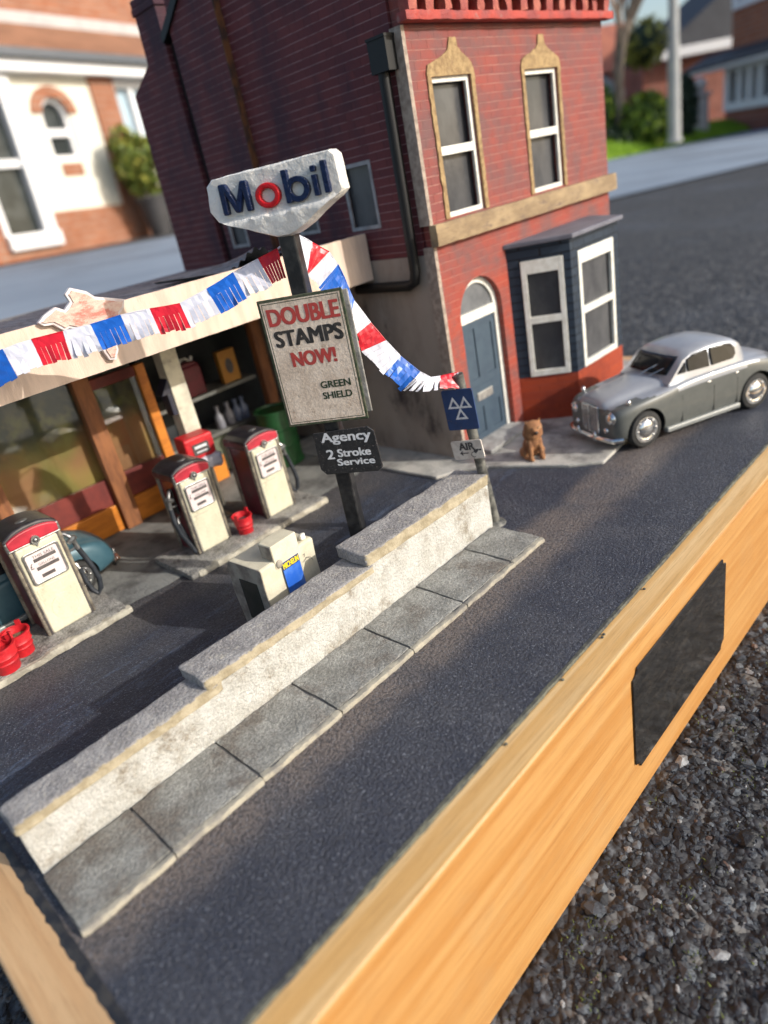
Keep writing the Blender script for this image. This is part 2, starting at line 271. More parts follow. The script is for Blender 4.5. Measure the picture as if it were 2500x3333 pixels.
# ---------------------------------------------------------------- mesh helpers
def rounded(verts, lo, hi, r):
    out = []
    for p in verts:
        q = Vector([min(max(p[i], lo[i] + r), hi[i] - r) for i in range(3)]); d = Vector(p) - q
        out.append(q + d.normalized() * r if d.length > 1e-6 else Vector(p))
    return out
class MB:
    def __init__(s): s.v = []; s.f = []; s.m = []
    def add(s, vs, fs, mi=0):
        o = len(s.v); s.v += [Vector(v) for v in vs]; s.f += [tuple(i + o for i in f) for f in fs]; s.m += [mi] * len(fs); return s
    def box(s, x0, x1, y0, y1, z0, z1, mi=0):
        return s.add([(x0, y0, z0), (x1, y0, z0), (x1, y1, z0), (x0, y1, z0), (x0, y0, z1), (x1, y0, z1), (x1, y1, z1), (x0, y1, z1)],
                     [(0, 3, 2, 1), (4, 5, 6, 7), (0, 1, 5, 4), (1, 2, 6, 5), (2, 3, 7, 6), (3, 0, 4, 7)], mi)
    def tbox(s, fn, u0, u1, z0, z1, d0, d1, mi=0):     # box in a sign's own frame
        P = [fn(u, z, d) for d in (d0, d1) for (u, z) in ((u0, z0), (u1, z0), (u1, z1), (u0, z1))]
        return s.add(P, [(0, 3, 2, 1), (4, 5, 6, 7), (0, 1, 5, 4), (1, 2, 6, 5), (2, 3, 7, 6), (3, 0, 4, 7)], mi)
    def prism(s, poly, fn, d0, d1, mi=0):              # polygon of (a,b) extruded between depths
        n = len(poly)
        P = [fn(a, b, d0) for a, b in poly] + [fn(a, b, d1) for a, b in poly]
        return s.add(P, [tuple(range(n))[::-1], tuple(range(n, 2 * n))] + [(i, (i + 1) % n, n + (i + 1) % n, n + i) for i in range(n)], mi)
    def ring(s, outer, inner, fn, d0, d1, mi=0):       # closed band between two loops of the same length
        n = len(outer); P = []
        for d in (d0, d1):
            P += [fn(a, b, d) for a, b in outer] + [fn(a, b, d) for a, b in inner]
        F = []
        for i in range(n):
            j = (i + 1) % n
            F += [(i, j, n + j, n + i), (2 * n + i, 3 * n + i, 3 * n + j, 2 * n + j), (i, 2 * n + i, 2 * n + j, j), (n + i, n + j, 3 * n + j, 3 * n + i)]
        return s.add(P, F, mi)
    def cyl(s, p0, p1, r0, r1=None, seg=16, mi=0, cap=True):
        p0, p1 = Vector(p0), Vector(p1); r1 = r0 if r1 is None else r1
        z = (p1 - p0).normalized(); x = z.orthogonal().normalized(); y = z.cross(x)
        P = []
        for p, r in ((p0, r0), (p1, r1)): P += [p + (x * cos(2 * pi * i / seg) + y * sin(2 * pi * i / seg)) * r for i in range(seg)]
        F = [(i, (i + 1) % seg, seg + (i + 1) % seg, seg + i) for i in range(seg)]
        if cap: F += [tuple(range(seg))[::-1], tuple(range(seg, 2 * seg))]
        return s.add(P, F, mi)
    def tube(s, pts, r, seg=10, mi=0, radii=None):
        pts = [Vector(p) for p in pts]; n = len(pts); P = []; prev = None
        for i, p in enumerate(pts):
            t = (pts[min(i + 1, n - 1)] - pts[max(i - 1, 0)]).normalized()
            x = t.orthogonal().normalized() if prev is None else (prev - t * prev.dot(t)).normalized()
            prev = x; y = t.cross(x); rr = radii[i] if radii else r
            P += [p + (x * cos(2 * pi * k / seg) + y * sin(2 * pi * k / seg)) * rr for k in range(seg)]
        F = [(i * seg + k, i * seg + (k + 1) % seg, (i + 1) * seg + (k + 1) % seg, (i + 1) * seg + k) for i in range(n - 1) for k in range(seg)]
        F += [tuple(range(seg))[::-1], tuple(range((n - 1) * seg, n * seg))]
        return s.add(P, F, mi)
    def lathe(s, prof, c=(0, 0, 0), ax=(0, 0, 1), seg=24, mi=0):
        z = Vector(ax).normalized(); x = z.orthogonal().normalized(); y = z.cross(x); c = Vector(c); n = len(prof); P = []
        for r, h in prof: P += [c + z * h + (x * cos(2 * pi * k / seg) + y * sin(2 * pi * k / seg)) * max(r, 1e-4) for k in range(seg)]
        F = [(i * seg + k, i * seg + (k + 1) % seg, (i + 1) * seg + (k + 1) % seg, (i + 1) * seg + k) for i in range(n - 1) for k in range(seg)]
        F += [tuple(range(seg))[::-1], tuple(range((n - 1) * seg, n * seg))]
        return s.add(P, F, mi)
    def ball(s, c, r, seg=12, mi=0):
        rx, ry, rz = r if hasattr(r, '__len__') else (r, r, r); P = []; F = []; h = seg // 2
        for i in range(h + 1):
            a = pi * i / h - pi / 2
            for k in range(seg): P.append((c[0] + rx * cos(a) * cos(2 * pi * k / seg), c[1] + ry * cos(a) * sin(2 * pi * k / seg), c[2] + rz * sin(a)))
        F = [(i * seg + k, i * seg + (k + 1) % seg, (i + 1) * seg + (k + 1) % seg, (i + 1) * seg + k) for i in range(h) for k in range(seg)]
        return s.add(P, F, mi)
    def rough(s, lo, hi, step, r=.06, amp=.03, ns=1.5, mi=0, warp=None, seed=0):   # lumpy rounded block on a dense grid
        n = [max(2, int((hi[i] - lo[i]) / step)) for i in range(3)]
        idx = {}; V = []; F = []
        def vid(i, j, k):
            if (i, j, k) not in idx:
                idx[(i, j, k)] = len(V); V.append(Vector([lo[a] + (hi[a] - lo[a]) * t / n[a] for a, t in enumerate((i, j, k))]))
            return idx[(i, j, k)]
        for a, b, c in ((0, 1, 2), (1, 2, 0), (2, 0, 1)):
            for side in (0, n[c]):
                for i in range(n[a]):
                    for j in range(n[b]):
                        q = []
                        for di, dj in ((0, 0), (1, 0), (1, 1), (0, 1)):
                            t = [0, 0, 0]; t[a] = i + di; t[b] = j + dj; t[c] = side; q.append(vid(*t))
                        F.append(tuple(q if side else q[::-1]))
        V = rounded(V, lo, hi, r); out = []
        for p in V:
            q = p * ns + Vector((seed, seed * 2, 0))
            d = noise.noise_vector(q) * amp + noise.noise_vector(q * 3.1) * amp * .5
            if abs(p.z - lo[2]) < 1e-4: d.z = 0
            p = p + d
            out.append(Vector(warp(p)) if warp else p)
        return s.add(out, F, mi)
    def build(s, name, mats, parent=None, world=False, smooth=False, bevel=0, bseg=2, weld=False, extra=None):
        me = bpy.data.meshes.new(name)
        V = s.v
        if world and parent is not None:
            mi = root_matrix(parent).inverted(); V = [mi @ v for v in V]
        me.from_pydata([tuple(v) for v in V], [], s.f)
        for m in (mats if isinstance(mats, (list, tuple)) else [mats]): me.materials.append(m)
        for p, i in zip(me.polygons, s.m): p.material_index = i; p.use_smooth = smooth
        bm = bmesh.new(); bm.from_mesh(me)
        if weld: bmesh.ops.remove_doubles(bm, verts=bm.verts, dist=1e-4)
        bmesh.ops.recalc_face_normals(bm, faces=bm.faces); bm.to_mesh(me); bm.free(); me.update()
        o = bpy.data.objects.new(name, me); COL.objects.link(o)
        if parent is not None: o.parent = parent
        if smooth: me.set_sharp_from_angle(angle=rad(42))
        if bevel:
            md = o.modifiers.new('bevel', 'BEVEL'); md.width = bevel; md.segments = bseg; md.limit_method = 'ANGLE'; md.angle_limit = rad(40)
        return o
ROOTM = {}
def root_matrix(o):
    while o.parent is not None: o = o.parent
    return ROOTM.get(o.name, Matrix())
def tag(o, label=None, cat=None, group=None, kind=None):
    for k, v in (('label', label), ('category', cat), ('group', group), ('kind', kind)):
        if v: o[k] = v
    return o
def thing(name, label, cat, loc=(0, 0, 0), rz=0, group=None, mat=None):
    o = bpy.data.objects.new(name, None); COL.objects.link(o); o.empty_display_size = .5
    m = mat if mat is not None else Matrix.Translation(loc) @ Matrix.Rotation(rz, 4, 'Z')
    o.matrix_world = m; o.location = m.to_translation(); o.rotation_euler = m.to_euler(); ROOTM[o.name] = m
    return tag(o, label, cat, group)
def structure(o): o['kind'] = 'structure'; return o
def frame(P0, yaw, roll=0):                    # (u, z, d): along the face, up, towards the viewer; z absolute unless rolled
    r = Vector((cos(yaw), sin(yaw), 0)); n = Vector((sin(yaw), -cos(yaw), 0)); up = Vector((0, 0, 1)); P0 = Vector(P0)
    if roll: r, up = r * cos(roll) + up * sin(roll), up * cos(roll) - r * sin(roll)
    return lambda u, z, d: P0 + r * u + up * z + n * d
XZ = lambda a, b, d: Vector((a, d, b))         # depth along y
def circ(cx, cz, rx, rz=None, n=28, a0=0, a1=2 * pi):
    rz = rx if rz is None else rz; k = n if abs(a1 - a0) > 6.2 else n - 1
    return [(cx + rx * cos(a0 + (a1 - a0) * i / k), cz + rz * sin(a0 + (a1 - a0) * i / k)) for i in range(n)]
def rrect(x0, x1, z0, z1, r, n=5):
    P = []
    for cx, cz, a in ((x1 - r, z1 - r, 0), (x0 + r, z1 - r, pi / 2), (x0 + r, z0 + r, pi), (x1 - r, z0 + r, 1.5 * pi)):
        P += [(cx + r * cos(a + pi / 2 * i / n), cz + r * sin(a + pi / 2 * i / n)) for i in range(n + 1)]
    return P
def text_geo(s, bold=0.0):
    cu = bpy.data.curves.new('lettering', 'FONT'); cu.body = s; cu.offset = bold; cu.resolution_u = 4
    ob = bpy.data.objects.new('lettering', cu); COL.objects.link(ob)
    dg = bpy.context.evaluated_depsgraph_get(); me = bpy.data.meshes.new_from_object(ob.evaluated_get(dg))
    V = [v.co.copy() for v in me.vertices]; F = [tuple(p.vertices) for p in me.polygons]
    bpy.data.objects.remove(ob); bpy.data.curves.remove(cu); bpy.data.meshes.remove(me)
    return V, F
def put_text(mb, s, fn, u0, u1, z0, z1, d, bold=.02, mi=0):
    V, F = text_geo(s, bold)
    x0 = min(v.x for v in V); x1 = max(v.x for v in V); y0 = min(v.y for v in V); y1 = max(v.y for v in V)
    P = [fn(u0 + (v.x - x0) / (x1 - x0) * (u1 - u0), z0 + (v.y - y0) / (y1 - y0) * (z1 - z0), d) for v in V]
    mb.add(P, F, mi)
def holes_wall(mb, x0, x1, z0, z1, holes, yf, yb, fn=XZ, mi=0, mi_rev=0):   # slab with rectangular openings and real reveals
    xs = sorted({x0, x1} | {h[0] for h in holes} | {h[1] for h in holes}); zs = sorted({z0, z1} | {h[2] for h in holes} | {h[3] for h in holes})
    xs = [x for x in xs if x0 <= x <= x1]; zs = [z for z in zs if z0 <= z <= z1]
    nx, nz = len(xs) - 1, len(zs) - 1
    def solid(i, j):
        if not (0 <= i < nx and 0 <= j < nz): return False
        cx, cz = (xs[i] + xs[i + 1]) / 2, (zs[j] + zs[j + 1]) / 2
        return not any(h[0] < cx < h[1] and h[2] < cz < h[3] for h in holes)
    for i in range(nx):
        for j in range(nz):
            if not solid(i, j): continue
            a, b, c, e = xs[i], xs[i + 1], zs[j], zs[j + 1]
            for d in (yf, yb): mb.add([fn(a, c, d), fn(b, c, d), fn(b, e, d), fn(a, e, d)], [(0, 1, 2, 3)], mi)
            for (di, dj, P) in ((-1, 0, ((a, c), (a, e))), (1, 0, ((b, c), (b, e))), (0, -1, ((a, c), (b, c))), (0, 1, ((a, e), (b, e)))):
                if not solid(i + di, j + dj):
                    (p, q), (r, t) = P; mb.add([fn(p, q, yf), fn(r, t, yf), fn(r, t, yb), fn(p, q, yb)], [(0, 1, 2, 3)], mi_rev)
def bool_cut(o, cutter_mb):
    c = cutter_mb.build('cutter', MAT_CARBLK)
    md = o.modifiers.new('cut', 'BOOLEAN'); md.object = c; md.operation = 'DIFFERENCE'; md.solver = 'EXACT'
    c.parent = o.parent
    bpy.context.view_layer.update()
    dg = bpy.context.evaluated_depsgraph_get(); me = bpy.data.meshes.new_from_object(o.evaluated_get(dg))
    o.modifiers.remove(md); o.data = me; bpy.data.objects.remove(c)

# ================================================================= SETTING
def terrain(x, y):
    r = math.hypot(x - 15, y - 5); s = -.0271 * x + .0287 * y
    t = min(1, max(0, (r - 60) / 120)); k = t * t * (3 - 2 * t)
    far = 1 if r < 2600 else 2600 / r
    return -6.4 + s * k * far
def axis_vals(lo, hi):
    v = [-40 + 8 * i for i in range(14)]
    s = 10
    while v[-1] < hi: v.append(v[-1] + s); s *= 1.22
    s = 10
    while v[0] > lo: v.insert(0, v[0] - s); s *= 1.22
    return v
xs = axis_vals(-60000, 60000); ys = xs; mb = MB()
mb.add([(x, y, terrain(x, y)) for y in ys for x in xs],
       [(j * len(xs) + i, j * len(xs) + i + 1, (j + 1) * len(xs) + i + 1, (j + 1) * len(xs) + i) for j in range(len(ys) - 1) for i in range(len(xs) - 1)])
structure(mb.build('driveway', MAT_TARMAC, smooth=True))
def draped(name, poly, mat, lift, step):         # sheet lying on the terrain
    me = MB(); n = len(poly)
    bm = bmesh.new(); vs = [bm.verts.new((p[0], p[1], 0)) for p in poly]; bm.faces.new(vs)
    x0 = min(p[0] for p in poly); x1 = max(p[0] for p in poly); y0 = min(p[1] for p in poly); y1 = max(p[1] for p in poly)
    for ax, a, b in ((0, x0, x1), (1, y0, y1)):
        t = a + step
        while t < b:
            no = Vector((1, 0, 0)) if ax == 0 else Vector((0, 1, 0)); co = no * t
            bmesh.ops.bisect_plane(bm, geom=bm.verts[:] + bm.edges[:] + bm.faces[:], plane_co=co, plane_no=no); t += step
    bm.verts.index_update()
    me.add([(v.co.x, v.co.y, terrain(v.co.x, v.co.y) + lift) for v in bm.verts], [tuple(v.index for v in f.verts) for f in bm.faces]); bm.free()
    return me.build(name, mat, smooth=True)
structure(draped('road', [(-3000, 540), (-400, 210), (259, 119), (350, 106), (1500, -60), (4000, -400), (4000, 560), (1392, 435), (905, 414), (640, 402), (560, 640), (250, 700), (-3000, 740)], MAT_ROAD, .8, 150))
def bank():
    m = MB(); n = 40; V = []
    for i in range(n + 1):
        x = 640 + 800 * i / n; y0 = 406 + (x - 640) * .0432
        for k in range(7): y = y0 + 9 * k; V.append((x, y, terrain(x, y) + 1.5 + 22 * (k / 6) ** .8 + 1.5 * noise.noise((x * .05, y * .05, 0))))
    m.add(V, [(i * 7 + k, i * 7 + 7 + k, i * 7 + 8 + k, i * 7 + 1 + k) for i in range(n) for k in range(6)])
    R = random.Random(2)
    for i in range(9000):
        x = R.uniform(645, 1435); y0 = 406 + (x - 640) * .0432; k = R.uniform(0, 6); y = y0 + 9 * k; b = Vector((x, y, terrain(x, y) + 1 + 22 * (k / 6) ** .8)); a = R.uniform(0, 6.28); s = Vector((cos(a), sin(a), 0)) * .8
        m.add([b - s, b + s, b + Vector((R.gauss(0, 1), R.gauss(0, 1), R.uniform(3, 6)))], [(0, 1, 2)])
    return tag(m.build('grass', MAT_GRASS), kind='stuff')
bank()

# ---- loose chippings and moss on the tarmac beside the wooden base
def stones():
    R = random.Random(3); mb = MB(); mats = [(.026, .033, .046), (.056, .068, .086), (.125, .143, .16), (.33, .34, .345), (.16, .11, .09), (.009, .011, .016)]
    ms = [M('chipping %s' % t, c, tuple(x * .55 for x in c), 4, .55, bump=.05, bsc=8) for t, c in zip(('slate', 'grey', 'pale grey', 'buff', 'rust', 'black'), mats)]
    ico = [(0, 0, -1), (.72, -.52, -.45), (-.28, -.85, -.45), (-.89, 0, -.45), (-.28, .85, -.45), (.72, .52, -.45), (.28, -.85, .45), (-.72, -.52, .45), (-.72, .52, .45), (.28, .85, .45), (.89, 0, .45), (0, 0, 1)]
    icf = [(0, 1, 2), (1, 0, 5), (0, 2, 3), (0, 3, 4), (0, 4, 5), (1, 5, 10), (2, 1, 6), (3, 2, 7), (4, 3, 8), (5, 4, 9), (1, 10, 6), (2, 6, 7), (3, 7, 8), (4, 8, 9), (5, 9, 10), (6, 10, 11), (7, 6, 11), (8, 7, 11), (9, 8, 11), (10, 9, 11)]
    def one(x, y, s):
        c = Vector((x, y, -6.4 + s * R.uniform(-.40, .06)))
        rot = Matrix.Rotation(R.uniform(0, 6.28), 3, 'Z') @ Matrix.Rotation(R.uniform(-.5, .5), 3, 'X')
        sx, sy, sz = s * R.uniform(.7, 1.35), s * R.uniform(.5, 1), s * R.uniform(.35, .65)
        P = [c + rot @ Vector((v[0] * sx * R.uniform(.75, 1.2), v[1] * sy * R.uniform(.75, 1.2), v[2] * sz * R.uniform(.7, 1.15))) for v in ico]
        mb.add(P, icf, R.choices(range(6), (36, 20, 11, 5, 1.5, 60))[0])
    n = 0
    while n < 24000:
        x = R.uniform(4, 60); y = R.uniform(-26, -8.1)
        # keep to the wedge of tarmac in front of the board, thinning out with distance
        if y > -8.2 or x < 5 - (y + 8) * .2: continue
        d = math.hypot(x + .4, y + 15.4)
        if R.random() > min(1, (26 / d) ** 2): continue
        s = R.choice((.05, .06, .08, .09, .10, .12, .15, .20)) * R.uniform(.8, 1.25)
        if R.random() < .02: s = R.uniform(.28, .42)
        one(x, y, s); n += 1
    for i in range(2600):
        one(R.uniform(-9, -1.5), R.uniform(-5, 14), R.choice((.07, .1, .13, .2)))
    return tag(mb.build('loose_chippings', ms), kind='stuff')
stones()
def moss():
    R = random.Random(11); mb = MB()
    for i in range(150):
        cx, cy = R.uniform(6, 34), R.uniform(-18, -8.2)
        for k in range(R.randint(5, 22)):
            x, y = cx + R.gauss(0, .22), cy + R.gauss(0, .22)
            if y > -8.15: continue
            a = R.uniform(0, 6.28); h = R.uniform(.06, .16); t = Vector((R.gauss(0, .05), R.gauss(0, .05), h))
            b = Vector((x, y, -6.33)); s = Vector((cos(a), sin(a), 0)) * .022
            mb.add([b - s, b + s, b + t], [(0, 1, 2)])
    return tag(mb.build('moss', M('moss green', (.10, .12, .012), (.055, .075, .01), 2, .8)), kind='stuff')
moss()

# ================================================================= THE WOODEN BASE AND ROAD
X_END, Y_BACK = 39.8, 26.5
b = thing('display_base', 'honey coloured wooden box base carrying the whole model street', 'base', (19.5, 9.2, -6.4))
def plank(mb, lo, hi, mi=0):
    mb.box(lo[0], hi[0], lo[1], hi[1], lo[2], hi[2], mi)
m = MB()
m.add([(-1.37, -7.95, -6.4), (X_END + 1.1, -7.95, -6.4), (X_END + 1.1, -7.95, 0.0), (-1.37, -7.95, 0.0), (-1.37, -6.98, -6.4), (X_END + 1.1, -6.98, -6.4), (X_END + 1.1, -6.98, 0.0), (-1.37, -6.98, 0.0)],
      [(0, 1, 2, 3), (4, 7, 6, 5), (0, 3, 7, 4), (1, 5, 6, 2), (0, 4, 5, 1)], 0)
m.add([(-1.37, -7.95, 0.0), (X_END + 1.1, -7.95, 0.0), (X_END + 1.1, -6.98, 0.0), (-1.37, -6.98, 0.0)], [(0, 1, 2, 3)], 1)
m.build('front_board', [MAT_WOODF, MAT_WOODT], b, world=True, weld=True, bevel=.07, bseg=3)
m = MB(); m.box(-1.37, -.22, -6.97, Y_BACK, -6.4, 0.0); m.build('side_board', MAT_WOODL, b, world=True, bevel=.07)
m = MB(); m.box(X_END, X_END + 1.1, -6.97, Y_BACK, -6.4, 0.0); m.build('side_board', MAT_WOODL, b, world=True, bevel=.07)
m = MB(); m.box(-1.37, X_END + 1.1, Y_BACK + .01, Y_BACK + 1.1, -6.4, 0.0); m.build('back_board', MAT_WOODF, b, world=True, bevel=.07)
m = MB(); m.box(-.21, X_END - .01, -6.96, Y_BACK, -1.2, -.12); m.build('deck_panel', MAT_WOODL, b, world=True)
def notch(x0, x1, z0, z1, r):                  # plaque outline with scooped corners
    P = []
    for cx, cz, a0, a1 in ((x1, z1, 1.5 * pi, pi), (x0, z1, 2 * pi, 1.5 * pi), (x0, z0, pi / 2, 0), (x1, z0, pi, pi / 2)):
        P += [(cx + r * cos(a0 + (a1 - a0) * i / 4), cz + r * sin(a0 + (a1 - a0) * i / 4)) for i in range(5)]
    return P
m = MB(); m.prism(notch(14.28, 21.58, -5.02, -1.04, .30), XZ, -8.02, -7.952)
tag(m.build('nameplate', [MAT_PLAQUE], b, world=True, bevel=.03), 'blank dark metal plate with scooped corners on the front board')
# ragged dried paint where the road meets the wood
m = MB(); R = random.Random(5); P = []
n = 420
for i in range(n + 1):
    x = -.25 + (X_END + .3) * i / n
    P += [(x, -6.88 - .03 * noise.noise((x * .9, 0, 0)), .030), (x, -6.98 - .03 * noise.noise((x * 1.7, 3, 0)) - .01 * R.random(), .045), (x, -7.03 - .035 * noise.noise((x * 2.3, 9, 0)) - .012 * R.random(), .004)]
m.add(P, [(i * 3 + k, i * 3 + 3 + k, i * 3 + 4 + k, i * 3 + 1 + k) for i in range(n) for k in (0, 1)])
for x in (14.2, 14.35, 12.05, 9.3, 17.0):
    m.ball((x, -7.12 - R.random() * .06, .03), (.05, .05, .03), 8)
m.build('paint_edge', MAT_GROUT, b, world=True, smooth=True)
m = MB(); P = []
n = 200
for i in range(n + 1):
    y = -7 + 33 * i / n
    P += [(-.10 + .02 * noise.noise((y * 2, 7, 0)), y, .03), (-.20 - .05 * noise.noise((y * 2.2, 0, 0)) - .04 * R.random(), y, .035), (-.30 - .10 * noise.noise((y * 1.3, 4, 0)) - .05 * R.random(), y, .004)]
m.add(P, [(i * 3 + k, i * 3 + 3 + k, i * 3 + 4 + k, i * 3 + 1 + k) for i in range(n) for k in (0, 1)])
m.build('paint_edge', M('black paint edge', (.015, .016, .02), (.05, .045, .04), 3, .6), b, world=True, smooth=True)

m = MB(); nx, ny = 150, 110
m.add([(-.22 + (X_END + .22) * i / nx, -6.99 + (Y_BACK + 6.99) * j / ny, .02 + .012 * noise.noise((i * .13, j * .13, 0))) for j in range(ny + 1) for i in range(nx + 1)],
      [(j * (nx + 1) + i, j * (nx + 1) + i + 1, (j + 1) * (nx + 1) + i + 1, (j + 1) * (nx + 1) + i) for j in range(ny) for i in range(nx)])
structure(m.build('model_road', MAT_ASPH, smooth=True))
# concrete forecourt sheet behind the pump islands
m = MB(); nx, ny = 60, 30
def fore(i, j):
    x = -.2 + 21.5 * i / nx; y0 = 9.3 + .25 * noise.noise((x * .6, 2, 0)); y = y0 + (16.9 - y0) * j / ny
    return (x, y, .06 + .03 * noise.noise((x * .7, y * .7, 0)))
m.add([fore(i, j) for j in range(ny + 1) for i in range(nx + 1)], [(j * (nx + 1) + i, j * (nx + 1) + i + 1, (j + 1) * (nx + 1) + i + 1, (j + 1) * (nx + 1) + i) for j in range(ny) for i in range(nx)])
structure(m.build('forecourt', M('forecourt concrete', (.25, .25, .23), (.16, .16, .15), .5, .9, bump=.05, bsc=7, c3=(.08, .075, .07), sc3=.5, t3=(.5, .7)), smooth=True))

# pavement slabs along the low wall: one strip, joints cut between the flags
m = MB()
edges = [.05, 2.36, 4.97, 7.75, 10.85, 13.55, 16.38, 18.35]
for i in range(7):
    x0, x1 = edges[i] + .03, edges[i + 1] - .03
    wp = (lambda p: (p.x, p.y + (.0 if p.y > -1 else 0), p.z))
    m.rough((x0, -2.55, -.02), (x1, -.48, .20), .11, .03, .03, 1.6, 0, None, i * 3)
    m.rough((x0 - .035, -2.76, -.02), (x1 + .035, -2.545, .18), .10, .06, .04, 2.2, 1, None, i)
m.box(.05, 18.3, -2.6, -.6, -.01, .15, 2)
structure(m.build('pavement', [MAT_SLAB, MAT_SLABEDGE, M('dark joint', (.07, .07, .075), (.11, .105, .10), 2, .8)], smooth=True))

# pavement round the terraced house
poly = [(21.25, 16.6), (21.2, 8.6), (21.25, 4.9), (22.3, 4.3), (23.1, 3.2), (23.7, 1.7), (24.4, -.3), (25.2, -1.55), (28.4, -1.3), (39.6, -1.3), (39.6, 4.7), (23.5, 4.7), (23.5, 16.6)]
m = MB()
XY = lambda a, b, d: Vector((a, b, d))
m.prism(poly, XY, .0, .17)
structure(m.build('house_pavement', MAT_PAVE, bevel=.05))

# ---- low roadside wall
wl = thing('roadside_wall', 'low white plastered wall with stepped grey coping beside the kerb', 'wall', (9.2, 0, 0))
def wtop(x, lo, hi, a, b): return a + (b - a) * (x - lo) / (hi - lo)
m = MB()
for (x0, x1, a, bb, sd) in ((.12, 5.75, 1.47, 1.52, 1), (5.62, 11.75, 1.76, 1.80, 4), (11.66, 18.42, 2.10, 1.94, 8)):
    def wp(p, x0=x0, x1=x1, a=a, bb=bb):
        bow = -.13 * sin(pi * min(max(p.x / 18.4, 0), 1))
        return (p.x, p.y + bow, p.z * wtop(p.x, x0, x1, a, bb))
    m.rough((x0, -.36, 0), (x1, .66, 1.0), .12, .02, .022, 1.2, 0, wp, sd)
m.build('wall_face', MAT_PLASTER, wl, world=True, smooth=True)
for (x0, x1, a, bb, t0, t1, sd, y1) in ((.06, 5.75, 1.45, 1.50, 1.77, 1.83, 2, .60), (5.25, 11.85, 1.76, 1.78, 2.12, 2.07, 5, .90), (11.6, 18.46, 2.09, 1.92, 2.53, 2.38, 9, 1.05)):
    m = MB()
    def wp(p, x0=x0, x1=x1, a=a, bb=bb, t0=t0, t1=t1):
        bow = -.13 * sin(pi * min(max(p.x / 18.4, 0), 1)); lo = wtop(p.x, x0, x1, a, bb); hi = wtop(p.x, x0, x1, t0, t1)
        return (p.x, p.y + bow + (.05 * noise.noise((p.x * .9, 5, 0)) if p.y > .2 else .025 * noise.noise((p.x * 1.3, 2, 0))), lo + (hi - lo) * p.z)
    m.rough((x0, -.44, 0), (x1, y1, 1.0), .085, .11, .035, 2.0, 0, wp, sd)
    o = m.build('coping', [MAT_CAP, MAT_CAPEDGE], wl, world=True, smooth=True)
    for p in o.data.polygons:
        if p.normal.y < -.55: p.material_index = 1

# ---- pump islands
def island(x0, x1, y0, y1, label, seed):
    m = MB()
    m.rough((x0, y0, 0), (x1, y1, .32), .16, .10, .05, 1.1, 0, None, seed)
    m.rough((x0 + .3, y0 - .10, 0), (x1 + .10, y0 + .32, .30), .14, .12, .05, 1.4, 1, None, seed + 3)
    return tag(m.build('pump_island', [MAT_CONC, M('pale kerb', (.52, .48, .38), (.30, .27, .21), 1.8, .9, bump=.06, bsc=7)], smooth=True), label, 'kerb', 'raised pump islands')
island(9.8, 17.35, 8.45, 11.6, 'raised concrete island carrying two petrol pumps and one red bucket', 2)
island(-.15, 7.2, 8.85, 11.5, 'raised concrete island under the nearest pump and two red buckets', 9)

# ================================================================= SIGNS
PX, PY = 13.40, 1.75
t = thing('petrol_sign', 'tall black pole with white raised letter sign, poster board and small black plate', 'sign', (PX, PY, 0))
yp = rad(-59); nP = Vector((sin(yp), -cos(yp), 0))
fp = frame((PX, PY, 0), yp)
m = MB(); m.tbox(fp, -.26, .26, 0, 12.3, -.26, .26); m.build('pole', MAT_BLACK, t, world=True, bevel=.05)
ym = rad(-64); fm = frame((PX, PY, 0), ym)
# sign head: irregular cast slab, front face lumpy, lower wedge sloping out
outl = [(-1.91, 13.95), (-.6, 13.98), (.7, 14.0), (1.92, 14.02), (2.06, 13.88), (2.10, 12.99), (1.90, 12.84), (1.2, 12.48), (.51, 12.14), (.25, 12.07), (-.21, 12.09), (-1.1, 12.45), (-2.01, 12.78), (-2.20, 13.12), (-2.14, 13.78)]
def dens(P, k):
    out = []
    for i, a in enumerate(P):
        c = P[(i + 1) % len(P)]; n = max(1, int(math.hypot(c[0] - a[0], c[1] - a[1]) / k))
        out += [(a[0] + (c[0] - a[0]) * j / n, a[1] + (c[1] - a[1]) * j / n) for j in range(n)]
    return out
def cast_slab(mb, P, fn, d0, d1, k=.12, rim=.06, amp=.025, front=None):
    P = dens(P, k); n = len(P); cx = sum(p[0] for p in P) / n; cz = sum(p[1] for p in P) / n
    P = [(a + .03 * noise.noise((a * 2, c * 2, 1)), c + .03 * noise.noise((a * 2, c * 2, 8))) for a, c in P]
    loops = []
    def put(s, d, off=0):
        L = []
        for a, c in P:
            dx, dz = a - cx, c - cz; l = math.hypot(dx, dz); f = max(0, (l - off) / l) * s
            u, z = cx + dx * f, cz + dz * f
            dd = d + (amp * (noise.noise((u * 2.2, z * 2.2, 3)) + .6 * noise.noise((u * 5, z * 5, 6))) if s > 0 else 0) + (front(u, z) if (front and d == d1) else 0)
            L.append(fn(u, z, dd))
        return L
    loops = [put(1, d0, rim), put(1, d0 + rim), put(1, d1 - rim)] + [put(s, d1, rim) for s in (1, .86, .7, .54, .38, .22, .08)]
    V = [v for L in loops for v in L]; F = []
    for i in range(len(loops) - 1): F += [(i * n + j, i * n + (j + 1) % n, (i + 1) * n + (j + 1) % n, (i + 1) * n + j) for j in range(n)]
    F += [tuple(range(n))[::-1], tuple(range((len(loops) - 1) * n, len(loops) * n))]
    mb.add(V, F)
m = MB()
cast_slab(m, outl, fm, -.28, .30, front=lambda u, z: .20 * max(0, min(1, (12.86 + .02 * u - z) / .10)) - .12 * max(0, 12.8 - z))
hd = m.build('sign_head', MAT_SIGNW, t, world=True, smooth=True)
def raised(mb, poly, d0=.24, d1=.46): mb.prism(poly, fm, d0, d1)
